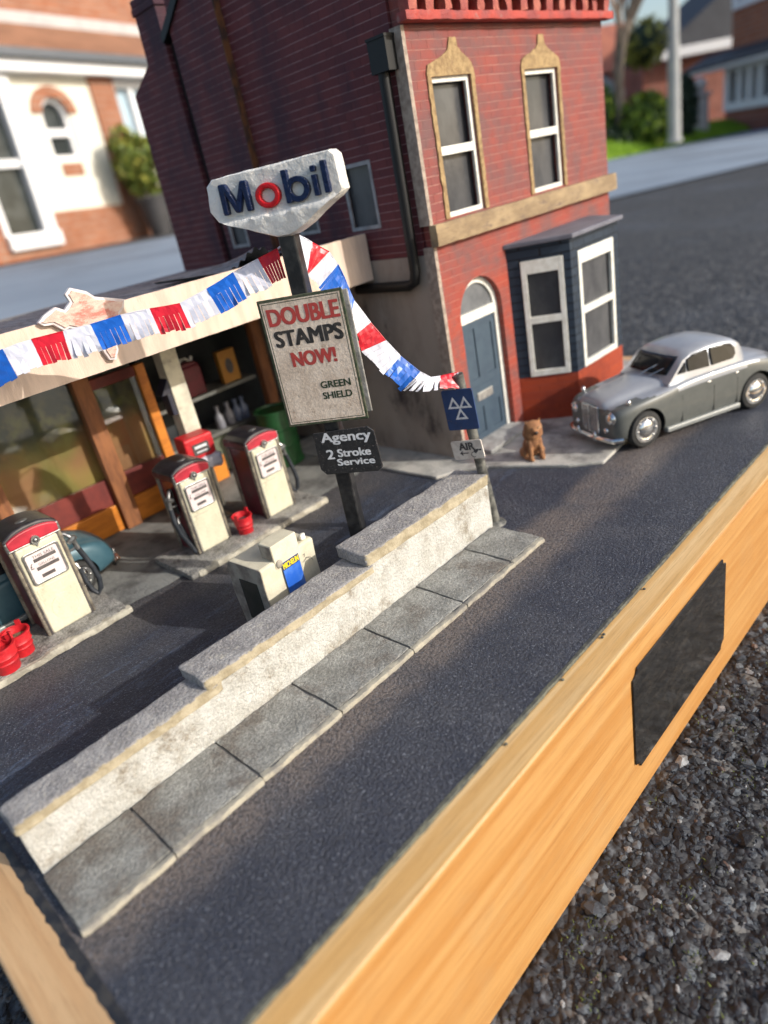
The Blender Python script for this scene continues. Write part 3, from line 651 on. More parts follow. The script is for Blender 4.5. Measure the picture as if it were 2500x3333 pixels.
m = MB(); raised(m, [(-1.66, 13.77), (-1.42, 13.77), (-1.185, 13.24), (-.93, 13.76), (-.71, 13.74), (-.72, 12.93), (-.90, 12.93), (-.91, 13.42), (-1.12, 12.94), (-1.27, 12.95), (-1.47, 13.44), (-1.51, 12.94), (-1.69, 12.94)])
tag(m.build('letter', MAT_LBLUE, hd, world=True, bevel=.05, bseg=3), 'raised navy letter M')
m = MB(); m.ring(circ(-.155, 13.235, .40, .335, 36), circ(-.155, 13.235, .225, .18, 36), fm, .24, .46)
tag(m.build('letter', MAT_LRED, hd, world=True, bevel=.05, bseg=3), 'raised red letter o')
m = MB(); raised(m, rrect(.40, .57, 12.92, 13.78, .02, 1)); m.ring(circ(.80, 13.235, .37, .33, 36), circ(.80, 13.235, .205, .185, 36), fm, .24, .455)
tag(m.build('letter', MAT_LBLUE, hd, world=True, bevel=.045, bseg=3), 'raised navy letter b')
m = MB(); raised(m, rrect(1.29, 1.44, 12.96, 13.50, .02, 1)); raised(m, rrect(1.29, 1.44, 13.57, 13.73, .03, 1))
tag(m.build('letter', MAT_LBLUE, hd, world=True, bevel=.04, bseg=3), 'raised navy letter i')
m = MB(); raised(m, rrect(1.61, 1.77, 12.98, 13.80, .02, 1))
tag(m.build('letter', MAT_LBLUE, hd, world=True, bevel=.045, bseg=3), 'raised navy letter l')
def heavy(mb, s, fn, u0, u1, z0, z1, d, k=.06, b=.0):   # heavier strokes: shifted prints on top of each other
    q = k * .45
    for i, (sh, sz) in enumerate(((0, 0), (.33, 1), (.67, 0), (1, 1), (0, 1), (1, 0))): put_text(mb, s, fn, u0 + k * sh, u1 - k * (1 - sh), z0 + q * sz, z1 - q * (1 - sz), d + .0009 * i, b)
# poster board
m = MB(); m.tbox(fp, -1.14, 1.54, 6.50, 10.36, .262, .34); m.build('back_plate', MAT_BOXGREY, t, world=True, bevel=.03)
m = MB(); m.tbox(fp, -1.39, 1.39, 6.30, 10.43, .341, .41, 0)
pb = m.build('poster_board', [MAT_POSTERG], t, world=True, bevel=.025)
m = MB(); m.tbox(fp, -1.30, 1.30, 6.39, 10.34, .40, .418); m.build('poster', MAT_POSTER, pb, world=True)
m = MB()
for k, wd in ((1.25, .018),):
    for (u0, u1, z0, z1) in ((-k, k, 10.28, 10.30), (-k, k, 6.43, 6.45), (-k, -k + wd, 6.45, 10.28), (k - wd, k, 6.45, 10.28)): m.tbox(fp, u0, u1, z0, z1, .416, .4205)
m.build('border_line', MAT_PGRN, pb, world=True)
m = MB(); heavy(m, 'GREEN', fp, .05, 1.06, 7.47, 7.70, .422, .02); tag(m.build('lettering', MAT_PGRN, pb, world=True), 'upper dark green word'); m = MB(); heavy(m, 'SHIELD', fp, .05, 1.04, 7.11, 7.34, .422, .02)
tag(m.build('lettering', MAT_PGRN, pb, world=True), 'lower dark green word')
m = MB(); heavy(m, 'DOUBLE', fp, -1.15, 1.20, 9.60, 10.14, .422)
tag(m.build('lettering', MAT_PRED, pb, world=True), 'red word at the top')
m = MB(); heavy(m, 'NOW!', fp, -.70, .80, 8.27, 8.74, .422)
tag(m.build('lettering', MAT_PRED, pb, world=True), 'red word with exclamation mark')
m = MB(); heavy(m, 'STAMPS', fp, -1.09, 1.17, 8.94, 9.45, .422)
tag(m.build('lettering', MAT_PBLK, pb, world=True), 'black word')
ya = rad(-61.8); fa = frame((PX, PY, 0), ya)
m = MB(); ag = [(-.62, 5.98), (1.32, 6.06), (1.52, 5.89), (1.58, 4.62), (1.39, 4.48), (-.46, 4.47), (-.64, 4.68)]
m.prism(ag, fa, .36, .43); m.tbox(fa, -.12, .12, 5.0, 5.5, .25, .36)
ap = m.build('lower_plate', MAT_AGENCY, t, world=True, bevel=.015)
m = MB(); heavy(m, 'Agency', fa, -.37, 1.40, 5.53, 5.97, .434, .035); m.build('lettering', MAT_LETW, ap, world=True); m = MB(); heavy(m, '2', fa, -.30, -.02, 5.03, 5.37, .434, .03); heavy(m, 'Stroke', fa, .10, 1.28, 5.08, 5.37, .434, .032); m.build('lettering', MAT_LETW, ap, world=True); m = MB(); heavy(m, 'Service', fa, .02, 1.36, 4.77, 5.02, .434, .03)
m.build('lettering', MAT_LETW, ap, world=True)

t = thing('service_post', 'leaning grey post beside the wall end with blue triangle plate above a small AIR plate', 'sign', (18.75, -.2, 0))
p0, p1 = Vector((18.78, -.22, -.02)), Vector((18.05, .0, 6.40))
m = MB(); m.tube([p0, p0.lerp(p1, .5), p1], .20, 14); m.lathe([(.45, 0), (.40, .08), (.25, .16), (.2, .2)], (18.8, -.2, 0), seg=14)
m.build('post', MAT_POSTGREY, t, world=True, smooth=True)
fq = frame((17.91, 0, 5.11), rad(-74.6), .06)
m = MB(); m.prism(rrect(-.61, .61, -.77, .77, .07, 3), fq, -.035, .035); m.tbox(fq, -.08, .08, -.3, .3, -.14, -.03)
mp = m.build('blue_plate', MAT_MOT, t, world=True, bevel=.012)
m = MB()
def tri(cx, cz, s, k): return [(cx - s * k, cz - s * .62 * k), (cx + s * k, cz - s * .62 * k), (cx, cz + s * 1.16 * k)]
for cx, cz in ((-.20, .22), (.24, .22), (.02, -.20)): m.ring(tri(cx, cz, .25, 1), tri(cx, cz - .005, .25, .50), fq, .03, .042)
m.build('triangle_mark', MAT_LETW, mp, world=True)
fq = frame((18.0, 0, 3.5), rad(-80), .13)
m = MB(); m.prism(rrect(-.65, .65, -.37, .37, .07, 3), fq, -.03, .03); m.tbox(fq, -.08, .08, -.2, .2, -.26, -.03)
mp = m.build('air_plate', MAT_AIR, t, world=True, bevel=.01)
m = MB(); heavy(m, 'AIR', fq, -.34, .34, .0, .30, .036, .04)
m.prism([(-.36, -.12), (-.22, -.02), (-.22, -.10), (.02, -.10), (.02, -.14), (-.22, -.14), (-.22, -.22)], fq, .031, .036)
m.tube([fq(*q) for q in ((.40, -.08, .035), (.28, -.08, .035), (.16, -.12, .035), (.11, -.20, .035), (.17, -.28, .035), (.28, -.30, .035))], .013, 6)
m.prism([(.26, -.10), (.33, -.16), (.48, -.02), (.46, .02), (.26, -.0)], fq, .031, .037); m.prism([(.48, -.05), (.58, -.05), (.58, .01), (.48, .01)], fq, .031, .037)
m.build('lettering', MAT_INK, mp, world=True)

# ---- bunting: folded tape with fringed panels, strung canopy - pole - post
tb = thing('bunting', 'red white and blue fringed paper bunting strung from the canopy over the sign pole', 'bunting', (13.4, 1.75, 11.6))
def poly_at(P, s):
    d = [0]
    for a, c in zip(P, P[1:]): d.append(d[-1] + (Vector(c) - Vector(a)).length)
    L = d[-1] * s
    for i in range(len(P) - 1):
        if d[i + 1] >= L - 1e-6:
            k = (L - d[i]) / max(1e-6, d[i + 1] - d[i]); return Vector(P[i]).lerp(Vector(P[i + 1]), k)
    return Vector(P[-1])
BC = {'R': (MAT_BR, 'red fringed panel'), 'W': (MAT_BW, 'white fringed panel'), 'B': (MAT_BB, 'blue fringed panel')}
def panel(t0, t1, b0, b1, col, nf, curl, seed, solid=.36):
    R = random.Random(seed); m = MB(); T0, T1, B0, B1 = map(Vector, (t0, t1, b0, b1))
    nrm = (T1 - T0).cross(B0 - T0).normalized()
    if nrm.dot(cam.location - T0) < 0: nrm = -nrm
    th = nrm * .008
    def P(a, h, o=0): return T0.lerp(T1, a).lerp(B0.lerp(B1, a), h) + nrm * (o + .035 * noise.noise((a * 5 + seed, h * 4, seed * .3)))
    def strip(a0, a1, hs, offs, tw=0):
        V = []
        for h, o in zip(hs, offs):
            V += [P(a0, h, o), P(a1, h, o + tw * h), P(a1, h, o + tw * h) - th, P(a0, h, o) - th]
        n = len(hs); F = [(0, 1, 2, 3), tuple(range(4 * n - 4, 4 * n))[::-1]]
        for i in range(n - 1): F += [(i * 4 + k, i * 4 + (k + 1) % 4, i * 4 + 4 + (k + 1) % 4, i * 4 + 4 + k) for k in range(4)]
        m.add(V, F)
    m.tube([P(0, .0, .01), P(.5, .0, .012), P(1, .0, .01)], .022, 6)
    for q in range(8): strip(q / 8, (q + 1) / 8, [0, solid * .5, solid], [.02, .03, .03])
    for i in range(nf):
        g = R.uniform(.002, .018) if curl > .02 else .004
        c = R.gauss(0, curl); k = R.uniform(-.03, .03) * (curl > .02); L = 1 + R.uniform(-.05, .04)
        strip(i / nf + g * .3, (i + 1) / nf - g, [solid, .5, .7, .86, L], [.03, .03 + c * .15, .03 + c * .45, .03 + c * .9 + abs(k), .03 + c * 1.3], tw=k * 2)
    return tag(m.build('panel', BC[col][0], tb, world=True), BC[col][1])
LT = [(6.64, 11.0, 10.25), (7.08, 10.5, 10.35), (7.13, 10.29, 10.37), (7.88, 9.54, 10.5), (8.66, 8.7, 10.55), (9.33, 7.96, 10.59), (10.08, 7.19, 10.69), (10.76, 6.42, 10.7), (11.44, 5.63, 10.68), (12.16, 4.98, 10.94), (12.91, 4.35, 11.26), (13.57, 3.75, 11.51), (14.05, 3.25, 11.69)]
LB = [(6.27, 10.42, 9.16), (6.51, 10.12, 9.3), (7.02, 9.6, 9.48), (7.72, 8.94, 9.68), (8.41, 8.18, 9.72), (9.17, 7.35, 9.75), (9.9, 6.61, 9.88), (10.57, 5.88, 9.93), (11.26, 5.08, 9.91), (12.05, 4.36, 10.16), (12.76, 3.76, 10.47), (13.43, 3.15, 10.72), (13.79, 2.84, 10.85)]
# pull the run forward so that it ends hooked on the canopy edge at the far left and tied to the pole at the right
def pull(p, s):
    v = Vector(p) - cam.location; return cam.location + v * s
ks = [.885, .888, .888, .898, .905, .912, .92, .928, .936, .945, .952, .958, .962]
LT = [pull(p, k) for p, k in zip(LT, ks)]; LB = [pull(p, k) for p, k in zip(LB, ks)]
cols = 'BBWRWBWRWBWR'
for i, c in enumerate(cols):
    if i == 1: continue
    j = i
    a0, a1, c0, c1 = LT[j], LT[j + 1], LB[j], LB[j + 1]
    if i == 0: a1, c1 = LT[2], LB[2]
    panel(a0, a1, c0, c1, c, 4 if i < 3 else 6, .01 if i < 3 else .045, 40 + i)
RT = [(14.99, 3.19, 11.91), (15.29, 2.99, 11.62), (15.66, 2.69, 11.24), (15.8, 2.54, 10.8), (15.88, 2.45, 10.36), (15.88, 2.21, 9.57), (16.06, 1.81, 8.78), (16.27, 1.46, 8.11), (16.5, 1.11, 7.49), (16.84, .66, 6.84), (17.14, .47, 6.55), (17.51, .36, 6.48), (18.15, .06, 6.42)]
RB = [(14.58, 2.84, 11.02), (14.68, 2.87, 10.8), (14.81, 2.97, 10.73), (14.96, 2.79, 10.25), (15.12, 2.63, 9.81), (15.36, 2.13, 8.95), (15.5, 2.0, 8.54), (15.47, 1.92, 7.96), (15.77, 1.34, 7.07), (16.11, .88, 6.4), (16.63, .55, 6.2), (17.23, .23, 6.11), (17.9, -.1, 5.93)]
kr = [.955, .962, .968, .974, .979, .984, .988, .992, .995, .998, 1, 1, 1]
RT = [pull(p, k) for p, k in zip(RT, kr)]; RB = [pull(p, k) for p, k in zip(RB, kr)]
for i, c in enumerate('WRWBBWRWBWWR'):
    panel(RT[i], RT[i + 1], RB[i], RB[i + 1], c, 5 if i != 9 else 7, .01 if i not in (8, 9, 10) else .09, 80 + i)
m = MB(); m.tube([RT[-1], p1 + Vector((0, 0, .02)), Vector((p1.x + .2, p1.y + .1, p1.z - .2))], .03, 6)
m.tube([LT[-1], Vector((PX + .1, PY + .2, 11.95)), RT[0]], .03, 6); m.tube([LT[0], Vector((LT[0].x - 1.2, 8.52, LT[0].z + .1))], .02, 6)
m.build('cord', MAT_BW, tb, world=True)

# ---- small cream air and water cabinet behind the wall
yb = rad(3)
t = thing('air_cabinet', 'cream painted cabinet with raised middle block and a blue advert, behind the low wall', 'cabinet', (10.45, 2.05, 0), yb)
# local: x across, y back, z up
W2, DP = 1.20, 1.8
side = [(0.0, 0.02), (.05, 1.9), (.0, 2.55), (.10, 2.60), (DP - .1, 2.60), (DP + .05, 2.35), (DP + .12, 1.3), (DP - .05, .02)]
YZ = lambda a, c, d: Vector((d, a, c))
m = MB(); m.prism(side, YZ, -W2 + .02, W2)
body = m.build('body', MAT_PCREAM, t, bevel=.03)
m = MB(); m.prism(side, YZ, -W2 - .005, -W2 + .018); m.build('side_shade_panel', MAT_BRWNGREY, t, bevel=.01)  # thin skin whose darker colour carries the shade of the unlit side
m = MB(); m.box(-W2 - .03, -W2 - .004, .40, 1.35, .4, 2.0); m.build('olive_panel', MAT_OLIVE, t, bevel=.01)
m = MB(); m.box(-.58, .55, -.02, .62, 2.3, 3.16); m.build('top_block', MAT_PCREAM, t, bevel=.03)
m = MB(); m.box(-.598, -.582, .0, .58, 2.62, 3.12); m.build('block_shade_panel', MAT_BRWNGREY, t)  # same darkened skin, painting the shade on the block's left face
m = MB(); m.ball((-.42, -.04, 2.45), (.14, .05, .16), 12); m.build('knob', MAT_BRWNGREY, t, smooth=True)
fz = lambda u, z, d: Vector((u, -d, z))
m = MB(); m.box(-.34, .42, -.028, -.021, 1.15, 2.40); ad = m.build('advert', MAT_BLUEAD, t)
m = MB(); m.box(-.34, .42, -.030, -.0285, 2.12, 2.40); m.build('advert_band', M('dark blue', (.02, .04, .14), (.018, .035, .12), 3, .5), ad)
m = MB(); heavy(m, 'MICHELIN', fz, -.31, .39, 2.15, 2.36, .0315, .02); m.build('lettering', MAT_YEL, ad)
m = MB(); m.tube([(.6, -.01, 1.95), (.75, -.012, 2.05), (.9, -.012, 1.98), (.98, -.01, 1.8)], .012, 5); m.tube([(.62, -.01, 2.2), (.70, -.012, 2.22), (.66, -.01, 2.1)], .01, 5); m.build('wire_loop', MAT_BRWNGREY, t, smooth=True)
m = MB(); m.rough((.82, .1, 2.58), (1.05, .3, 2.82), .05, .08, .04, 6); m.build('finial', MAT_WHITE, t, smooth=True)

# ================================================================= PETROL PUMPS
def make_pump(name, label, loc, rz, wd, hose_side, low_panel):
    t = thing(name, label, 'petrol pump', loc, rz, 'cream and maroon petrol pumps')
    h = wd / 2
    m = MB(); m.box(-h + .09, h - .09, .14, 1.66, 0, 3.45); m.build('body', MAT_MAROON, t, bevel=.08)
    m = MB()
    for s in (-1, 1):
        m.add([], []); a, c = sorted((s * (h - .13), s * h))
        m.box(a, c, -.01, .20, 0, 3.38)
    m.box(-h, -h + .16, 1.55, 1.75, 0, 3.38); m.box(h - .16, h, 1.55, 1.75, 0, 3.38)
    m.build('corner_strip', MAT_DIRTY, t, bevel=.06, bseg=3)
    m = MB(); m.box(-h + .175, h - .175, -.06, .15, .04, 3.32); fp_ = m.build('front_panel', MAT_CREAM, t, bevel=.07, bseg=3)
    m = MB(); m.box(-h + .125, -h + .18, -.02, .1, 0, 3.34); m.box(h - .18, h - .125, -.02, .1, 0, 3.34); m.build('seam', MAT_INK, t)
    def arch(x, base, rise): return base + rise * (1 - (abs(x) / h) ** 2.6)
    n = 14; P = [(-h - .03 + (2 * h + .06) * i / n) for i in range(n + 1)]
    poly = [(-h - .03, 3.36), (h + .03, 3.36)] + [(x, arch(min(h, max(-h, x)), 3.72, .26)) for x in P[::-1]]
    m = MB(); m.prism(poly, XZ, .06, 1.78); cap = m.build('cap', MAT_PUMPTOP, t, bevel=.09, bseg=3)
    poly = [(-h + .06, 3.37), (h - .06, 3.37)] + [(x * .93, arch(x * .93, 3.64, .20)) for x in P[::-1]]
    m = MB(); m.prism(poly, XZ, -.07, .10); m.build('front_band', MAT_CRIM, cap, bevel=.05, bseg=3)
    for s in (-1, 1):
        m = MB(); m.box(min(s * (h - .14), s * (h + .03)), max(s * (h - .14), s * (h + .03)), -.04, .14, 3.30, 3.68); m.build('corner_cap', MAT_STEEL, cap, bevel=.06, bseg=3)
    m = MB(); m.box(-h + .02, h - .02, -.05, .05, 3.315, 3.37); m.build('trim', MAT_STEEL, t, bevel=.015)
    m = MB(); m.ball((0, .55, 4.0), (.22, .14, .05), 12); m.build('filler_cap', MAT_STEEL, cap, smooth=True)
    m = MB(); m.ring(circ(0, 3.42, .15), circ(0, 3.42, .09), XZ, -.16, -.05); m.ball((0, -.13, 3.42), .085, 12); m.prism([(-.09, 3.32), (.09, 3.32), (.0, 3.16)], XZ, -.11, -.055)
    m.build('lamp', MAT_STEEL, t, smooth=True)
    # dial
    k = h * .70
    m = MB(); m.ring(rrect(-k, k, 1.92, 3.10, .12), rrect(-k + .08, k - .08, 2.0, 3.02, .08), XZ, -.13, -.05); di = m.build('dial', MAT_STEEL, t, bevel=.02)
    m = MB(); m.prism(rrect(-k + .07, k - .07, 1.99, 3.03, .06), XZ, -.085, -.06); m.build('dial_card', MAT_DIAL, di)
    m = MB()
    for z, a, c in ((2.69, -k * .52, k * .70), (2.38, -k * .52, k * .70), (2.09, -k * .42, k * .30)): m.box(a, c, -.092, -.084, z, z + .12)
    m.build('counter', MAT_INK, di)
    m = MB(); f2 = lambda u, z, d: Vector((u, -d, z))
    put_text(m, 'THIS SALE', f2, -k * .52, k * .66, 2.83, 2.93, .087, .012); put_text(m, 'GALLONS', f2, -k * .36, k * .52, 2.525, 2.62, .087, .012); put_text(m, '£', f2, -k * .80, -k * .62, 2.50, 2.70, .087, .012)
    m.build('lettering', MAT_INK, di)
    if low_panel:
        m = MB(); m.prism(rrect(-k, k, 1.36, 1.80, .07), XZ, -.078, -.058); m.build('raised_panel', MAT_CREAM, fp_, bevel=.012)
        m = MB(); m.ring(circ(.02, .82, .47, .47, 40), circ(.02, .82, .455, .455, 40), XZ, -.068, -.058); m.prism(circ(.02, .82, .45, .45, 40), XZ, -.064, -.058); m.build('raised_disc', MAT_CREAM, fp_, bevel=.006)
    else:
        m = MB(); m.box(-k, k * .2, -.064, -.056, 1.70, 1.715); m.build('scratch', MAT_BRWNGREY, fp_)
    s = hose_side; x = s * (h - .02)
    m = MB(); m.box(min(x, x + s * .10), max(x, x + s * .10), .45, .85, 1.9, 3.0); m.build('nozzle_holder', MAT_CARBLK, t, bevel=.03)
    m = MB(); m.tube([(x + s * .03, .55, 3.02), (x + s * .20, .45, 2.96), (x + s * .32, .35, 2.80)], .07, 8); m.tube([(x + s * .32, .35, 2.82), (x + s * .36, .35, 2.55), (x + s * .40, .35, 2.25)], .085, 8)
    m.build('nozzle', MAT_STEEL, t, smooth=True); m = MB()
    m.tube([(x + s * .18, .40, 2.62), (x + s * .45, .28, 2.78)], .10, 8); m.tube([(x + s * .02, .5, 2.30), (x + s * .2, .4, 2.34), (x + s * .38, .35, 2.40)], .05, 8)
    m.build('nozzle_bracket', MAT_STEEL, t, smooth=True); m = MB()
    m.tube([(x + s * .02, .6, 1.75), (x + s * .16, .55, 1.74), (x + s * .2, .5, 1.5)], .07, 8)
    m.build('hose_elbow', MAT_STEEL, t, smooth=True)
    hp = [(x + s * .40, .35, 2.30), (x + s * .50, .35, 1.9), (x + s * .60, .32, 1.4), (x + s * .64, .30, .95), (x + s * .56, .30, .58), (x + s * .42, .34, .42), (x + s * .28, .40, .62), (x + s * .22, .46, 1.0), (x + s * .20, .5, 1.55)]
    if s < 0: hp = [(x + s * .40, .35, 2.30), (x + s * .44, .30, 1.7), (x + s * .36, .25, 1.1), (x + s * .16, .2, .5), (x + s * .06, .15, .18), (x + s * .02, .3, .22), (x + s * .12, .4, .8), (x + s * .2, .5, 1.5)]
    m = MB(); m.tube(hp, .10, 10); m.build('hose', MAT_HOSE, t, smooth=True)
    return t
big = make_pump('petrol_pump', 'nearest petrol pump with embossed disc and panel on its cream front, beside two red buckets', (5.38, 9.90, .30), rad(1), 1.80, 1, True)
big.scale = (1.07, 1.0, 1.085)
make_pump('petrol_pump', 'middle petrol pump, hose looped down its left side, in front of the red dispenser', (11.86, 9.66, .30), rad(-1), 1.72, -1, False)
make_pump('petrol_pump', 'farthest petrol pump, standing between the red bucket and the green barrel', (15.42, 9.42, .30), rad(0), 1.76, 1, False)

def bucket(loc, s, rz, label, fill):
    t = thing('fire_bucket', label, 'bucket', loc, rz, 'red fire buckets')
    m = MB(); prof = [(.30, 0), (.33, .02), (.355, .30), (.385, .33), (.365, .36), (.39, .48), (.415, .51), (.395, .54), (.43, .78), (.465, .80), (.465, .86), (.40, .86), (.385, .78), (.36, .62)]
    m.lathe([(a * s, c * s) for a, c in prof], seg=28); m.build('pail', MAT_RED, t, smooth=True)
    m = MB(); m.lathe([(.375 * s, .62 * s), (.25 * s, .68 * s), (.1 * s, .72 * s)], seg=20); m.build('filling', fill, t, smooth=True)
    m = MB()
    for a in (-1, 1): m.box(a * .43 * s - .035, a * .43 * s + .035, -.08 * s, .08 * s, .74 * s, 1.05 * s)
    m.tube([(a * .45 * s * cos(q), .45 * s * sin(q) * 1.0, (.84 + .05 * sin(q)) * s) for a in (1,) for q in [pi * i / 10 for i in range(11)]], .028, 6)
    m.build('handle', MAT_RED, t, smooth=True)
    return t
bucket((13.3, 9.35, .30), .98, .4, 'red fire bucket standing between the two right hand petrol pumps', MAT_INK)
bucket((3.45, 9.75, .30), 1.10, .9, 'red fire bucket filled with sand beside the nearest petrol pump', MAT_SAND)
bucket((2.72, 9.22, .30), 1.2, .2, 'red fire bucket at the left edge in front of the sand filled one', MAT_RED)

# ---- red unit with paper towels behind the pumps, green barrel
t = thing('oil_dispenser', 'red box on a stand with black display and white paper towel, behind the middle pump', 'dispenser', (13.95, 12.6, 0), rad(-6))
m = MB(); m.box(-.55, .55, -.35, .55, 0, .12); m.box(-.3, .3, -.15, .3, .1, 3.0); m.build('stand', MAT_STEEL, t, bevel=.03)
m = MB(); m.box(-.72, .72, -.45, .65, 2.95, 4.35); m.build('case', MAT_RED, t, bevel=.10, bseg=3)
m = MB(); m.prism(rrect(-.38, .42, 3.50, 4.02, .06), XZ, -.48, -.44); dp = m.build('display', MAT_INK, t)
m = MB(); m.box(-.28, .32, -.487, -.478, 3.80, 3.92); m.box(-.24, .28, -.487, -.478, 3.60, 3.66); m.build('display_strip', MAT_LETW, dp)
m = MB(); m.rough((-.25, -.70, 2.72), (.78, -.30, 3.32), .08, .12, .10, 3.0); m.build('paper_towel', MAT_BW, t, smooth=True)
m = MB(); m.lathe([(1.0, 0), (1.06, .05), (1.06, .12), (1.0, .16), (1.0, 1.0), (1.05, 1.05), (1.0, 1.1), (1.0, 2.0), (1.05, 2.05), (1.0, 2.1), (1.0, 3.0), (1.06, 3.04), (1.06, 3.15), (.98, 3.15), (.95, 3.05)], (20.1, 14.9, .07), seg=32)
tag(m.build('barrel', MAT_GREEN, smooth=True), 'dark green oil drum standing in shade at the right end of the garage', 'barrel')


# ================================================================= GARAGE
g = thing('garage', 'low flat roofed garage shop with long cream fascia and brown timber shop front', 'garage', (10, 16.7, 0))
GX0, GX1 = -.15, 23.32
m = MB(); m.rough((GX0, 8.6, 8.93), (GX1, 8.80, 11.0), .35, .03, .012, 2); fs = m.build('fascia', MAT_FASCIA, g, world=True, smooth=True)
m = MB(); m.box(GX0, GX1, 8.801, 24.6, 10.1, 10.35); m.build('ceiling', M('canopy underside', (.30, .27, .23), (.25, .22, .19), 1, .9), g, world=True)
m = MB(); R = random.Random(2); n = 260; V = []; rows = 16
for j in range(rows + 1):
    for i in range(n + 1):
        x = GX0 + (GX1 - GX0) * i / n; y = 8.85 + 16 * j / rows
        z = 10.75 - .03 * j + .07 * sin(x * 2 * pi / .42) + .05 * noise.noise((x * .4, y * .4, 0))
        V.append((x, y, z))
m.add(V, [(j * (n + 1) + i, j * (n + 1) + i + 1, (j + 1) * (n + 1) + i + 1, (j + 1) * (n + 1) + i) for j in range(rows) for i in range(n)])
m.build('roof', MAT_CORR, g, world=True, smooth=True)
m = MB(); V = []; n = 160; rows = 8                        # an overlapping loose sheet curled up near the front
for j in range(rows + 1):
    for i in range(n + 1):
        x = 15.6 + 6.2 * i / n; y = 8.95 + 6.0 * j / rows
        lift = .62 * math.exp(-((x - 17.4) / 1.0) ** 2) * math.exp(-j / 3.0)
        V.append((x, y, 10.90 + .07 * sin(x * 2 * pi / .42) + lift - .03 * j * .4))
m.add(V, [(j * (n + 1) + i, j * (n + 1) + i + 1, (j + 1) * (n + 1) + i + 1, (j + 1) * (n + 1) + i) for j in range(rows) for i in range(n)])
m.build('loose_sheet', MAT_CORR, g, world=True, smooth=True)
m = MB(); m.box(GX0, GX1, 24.61, 24.8, 0, 10.3); m.box(GX0, GX0 + .2, 8.82, 24.6, 0, 10.09); m.build('wall', MAT_RENDER, g, world=True)
YS = 16.7
m = MB(); m.box(GX0 + .2, 14.2, YS + .02, YS + .25, 1.45, 2.75); m.build('plinth_panel', MAT_PLINTH, g, world=True)
m = MB()
for x0, x1 in ((GX0 + .2, 10.95), (11.85, 14.15), (14.75, 17.4)): m.box(x0, x1, YS - .08, YS + .2, .10, 1.42)
m.build('sill_board', MAT_ORANGE, g, world=True, bevel=.03)
for x0, x1, mt in ((11.0, 11.82, MAT_MULL), (6.0, 6.6, MAT_MULL), (1.0, 1.7, MAT_MULL), (21.1, 21.75, MAT_MULL)):
    m = MB(); m.box(x0, x1, YS - .35, YS + .15, .07, 10.09); m.build('mullion', mt, g, world=True, bevel=.05)
m = MB(); m.box(14.2, 14.7, YS - .12, YS + .2, .07, 7.4); m.build('door_jamb', MAT_ORANGE, g, world=True, bevel=.03)
m = MB(); m.box(11.83, 14.19, YS - .05, YS + .15, 6.9, 7.4); m.box(GX0 + .2, 10.99, YS - .05, YS + .15, 8.2, 8.6); m.build('transom', MAT_PLINTH, g, world=True, bevel=.03)
# printed backdrop of the shop interior behind the glass: goods and brick blotches, sunlit low part and dim top painted in
def backdrop():
    mt, nt, bb, vec = _start('shop interior print')
    sx = _n(nt, 'ShaderNodeSeparateXYZ'); nt.links.new(vec, sx.inputs[0]); z = sx.outputs[2]
    nz = _noise(nt, _mapv(nt, vec, (.42, 1, .30)), 1.0, 2, .4); n2 = _noise(nt, _mapv(nt, vec, (.8, 1, .7), loc=(4, 0, 2)), 1.0, 3)
    low = _mixc(nt, _ramp(nt, nz, .35, .62), (.36, .17, .085), (.42, .30, .09))
    low = _mixc(nt, _math(nt, 'MULTIPLY', _ramp(nt, _noise(nt, _mapv(nt, vec, (.25, 1, .18), loc=(9, 0, 0)), 1.0, 2), .5, .62), .8), low, (.20, .19, .05))
    mid = _mixc(nt, _ramp(nt, n2, .4, .62), (.075, .08, .065), (.24, .22, .09))
    zz = _math(nt, 'ADD', z, _math(nt, 'MULTIPLY', _math(nt, 'SUBTRACT', n2, .5), 2.2))
    col = _mixc(nt, _ramp(nt, zz, 4.6, 5.6), low, mid)
    col = _mixc(nt, _ramp(nt, zz, 6.6, 7.8), col, (.05, .055, .055))
    nt.links.new(col, bb.inputs['Base Color']); bb.inputs['Roughness'].default_value = .7; return mt
m = MB(); m.box(GX0 + .2, 14.3, YS + .55, YS + .7, .1, 10.08); m.build('display_back', backdrop(), g, world=True)
def glassmat():
    mt = bpy.data.materials.new('shop glass'); mt.use_nodes = True; nt = mt.node_tree; nt.nodes.remove(nt.nodes['Principled BSDF'])
    tr = _n(nt, 'ShaderNodeBsdfTransparent'); tr.inputs[0].default_value = (.93, .95, .92, 1)
    gl = _n(nt, 'ShaderNodeBsdfGlossy'); gl.inputs['Roughness'].default_value = .04
    fr = _n(nt, 'ShaderNodeFresnel'); fr.inputs[0].default_value = 1.5
    mx = _n(nt, 'ShaderNodeMixShader'); nt.links.new(_math(nt, 'ADD', fr.outputs[0], .03), mx.inputs[0]); nt.links.new(tr.outputs[0], mx.inputs[1]); nt.links.new(gl.outputs[0], mx.inputs[2])
    nt.links.new(mx.outputs[0], nt.nodes['Material Output'].inputs[0]); return mt
MAT_GLASS = glassmat()
for x0, x1, z0, z1 in ((1.72, 5.98, 2.76, 8.19), (6.62, 10.98, 2.76, 8.19), (11.84, 14.18, 2.76, 6.89)):
    m = MB(); m.box(x0, x1, YS + .06, YS + .09, z0, z1); m.build('pane', MAT_GLASS, g, world=True)
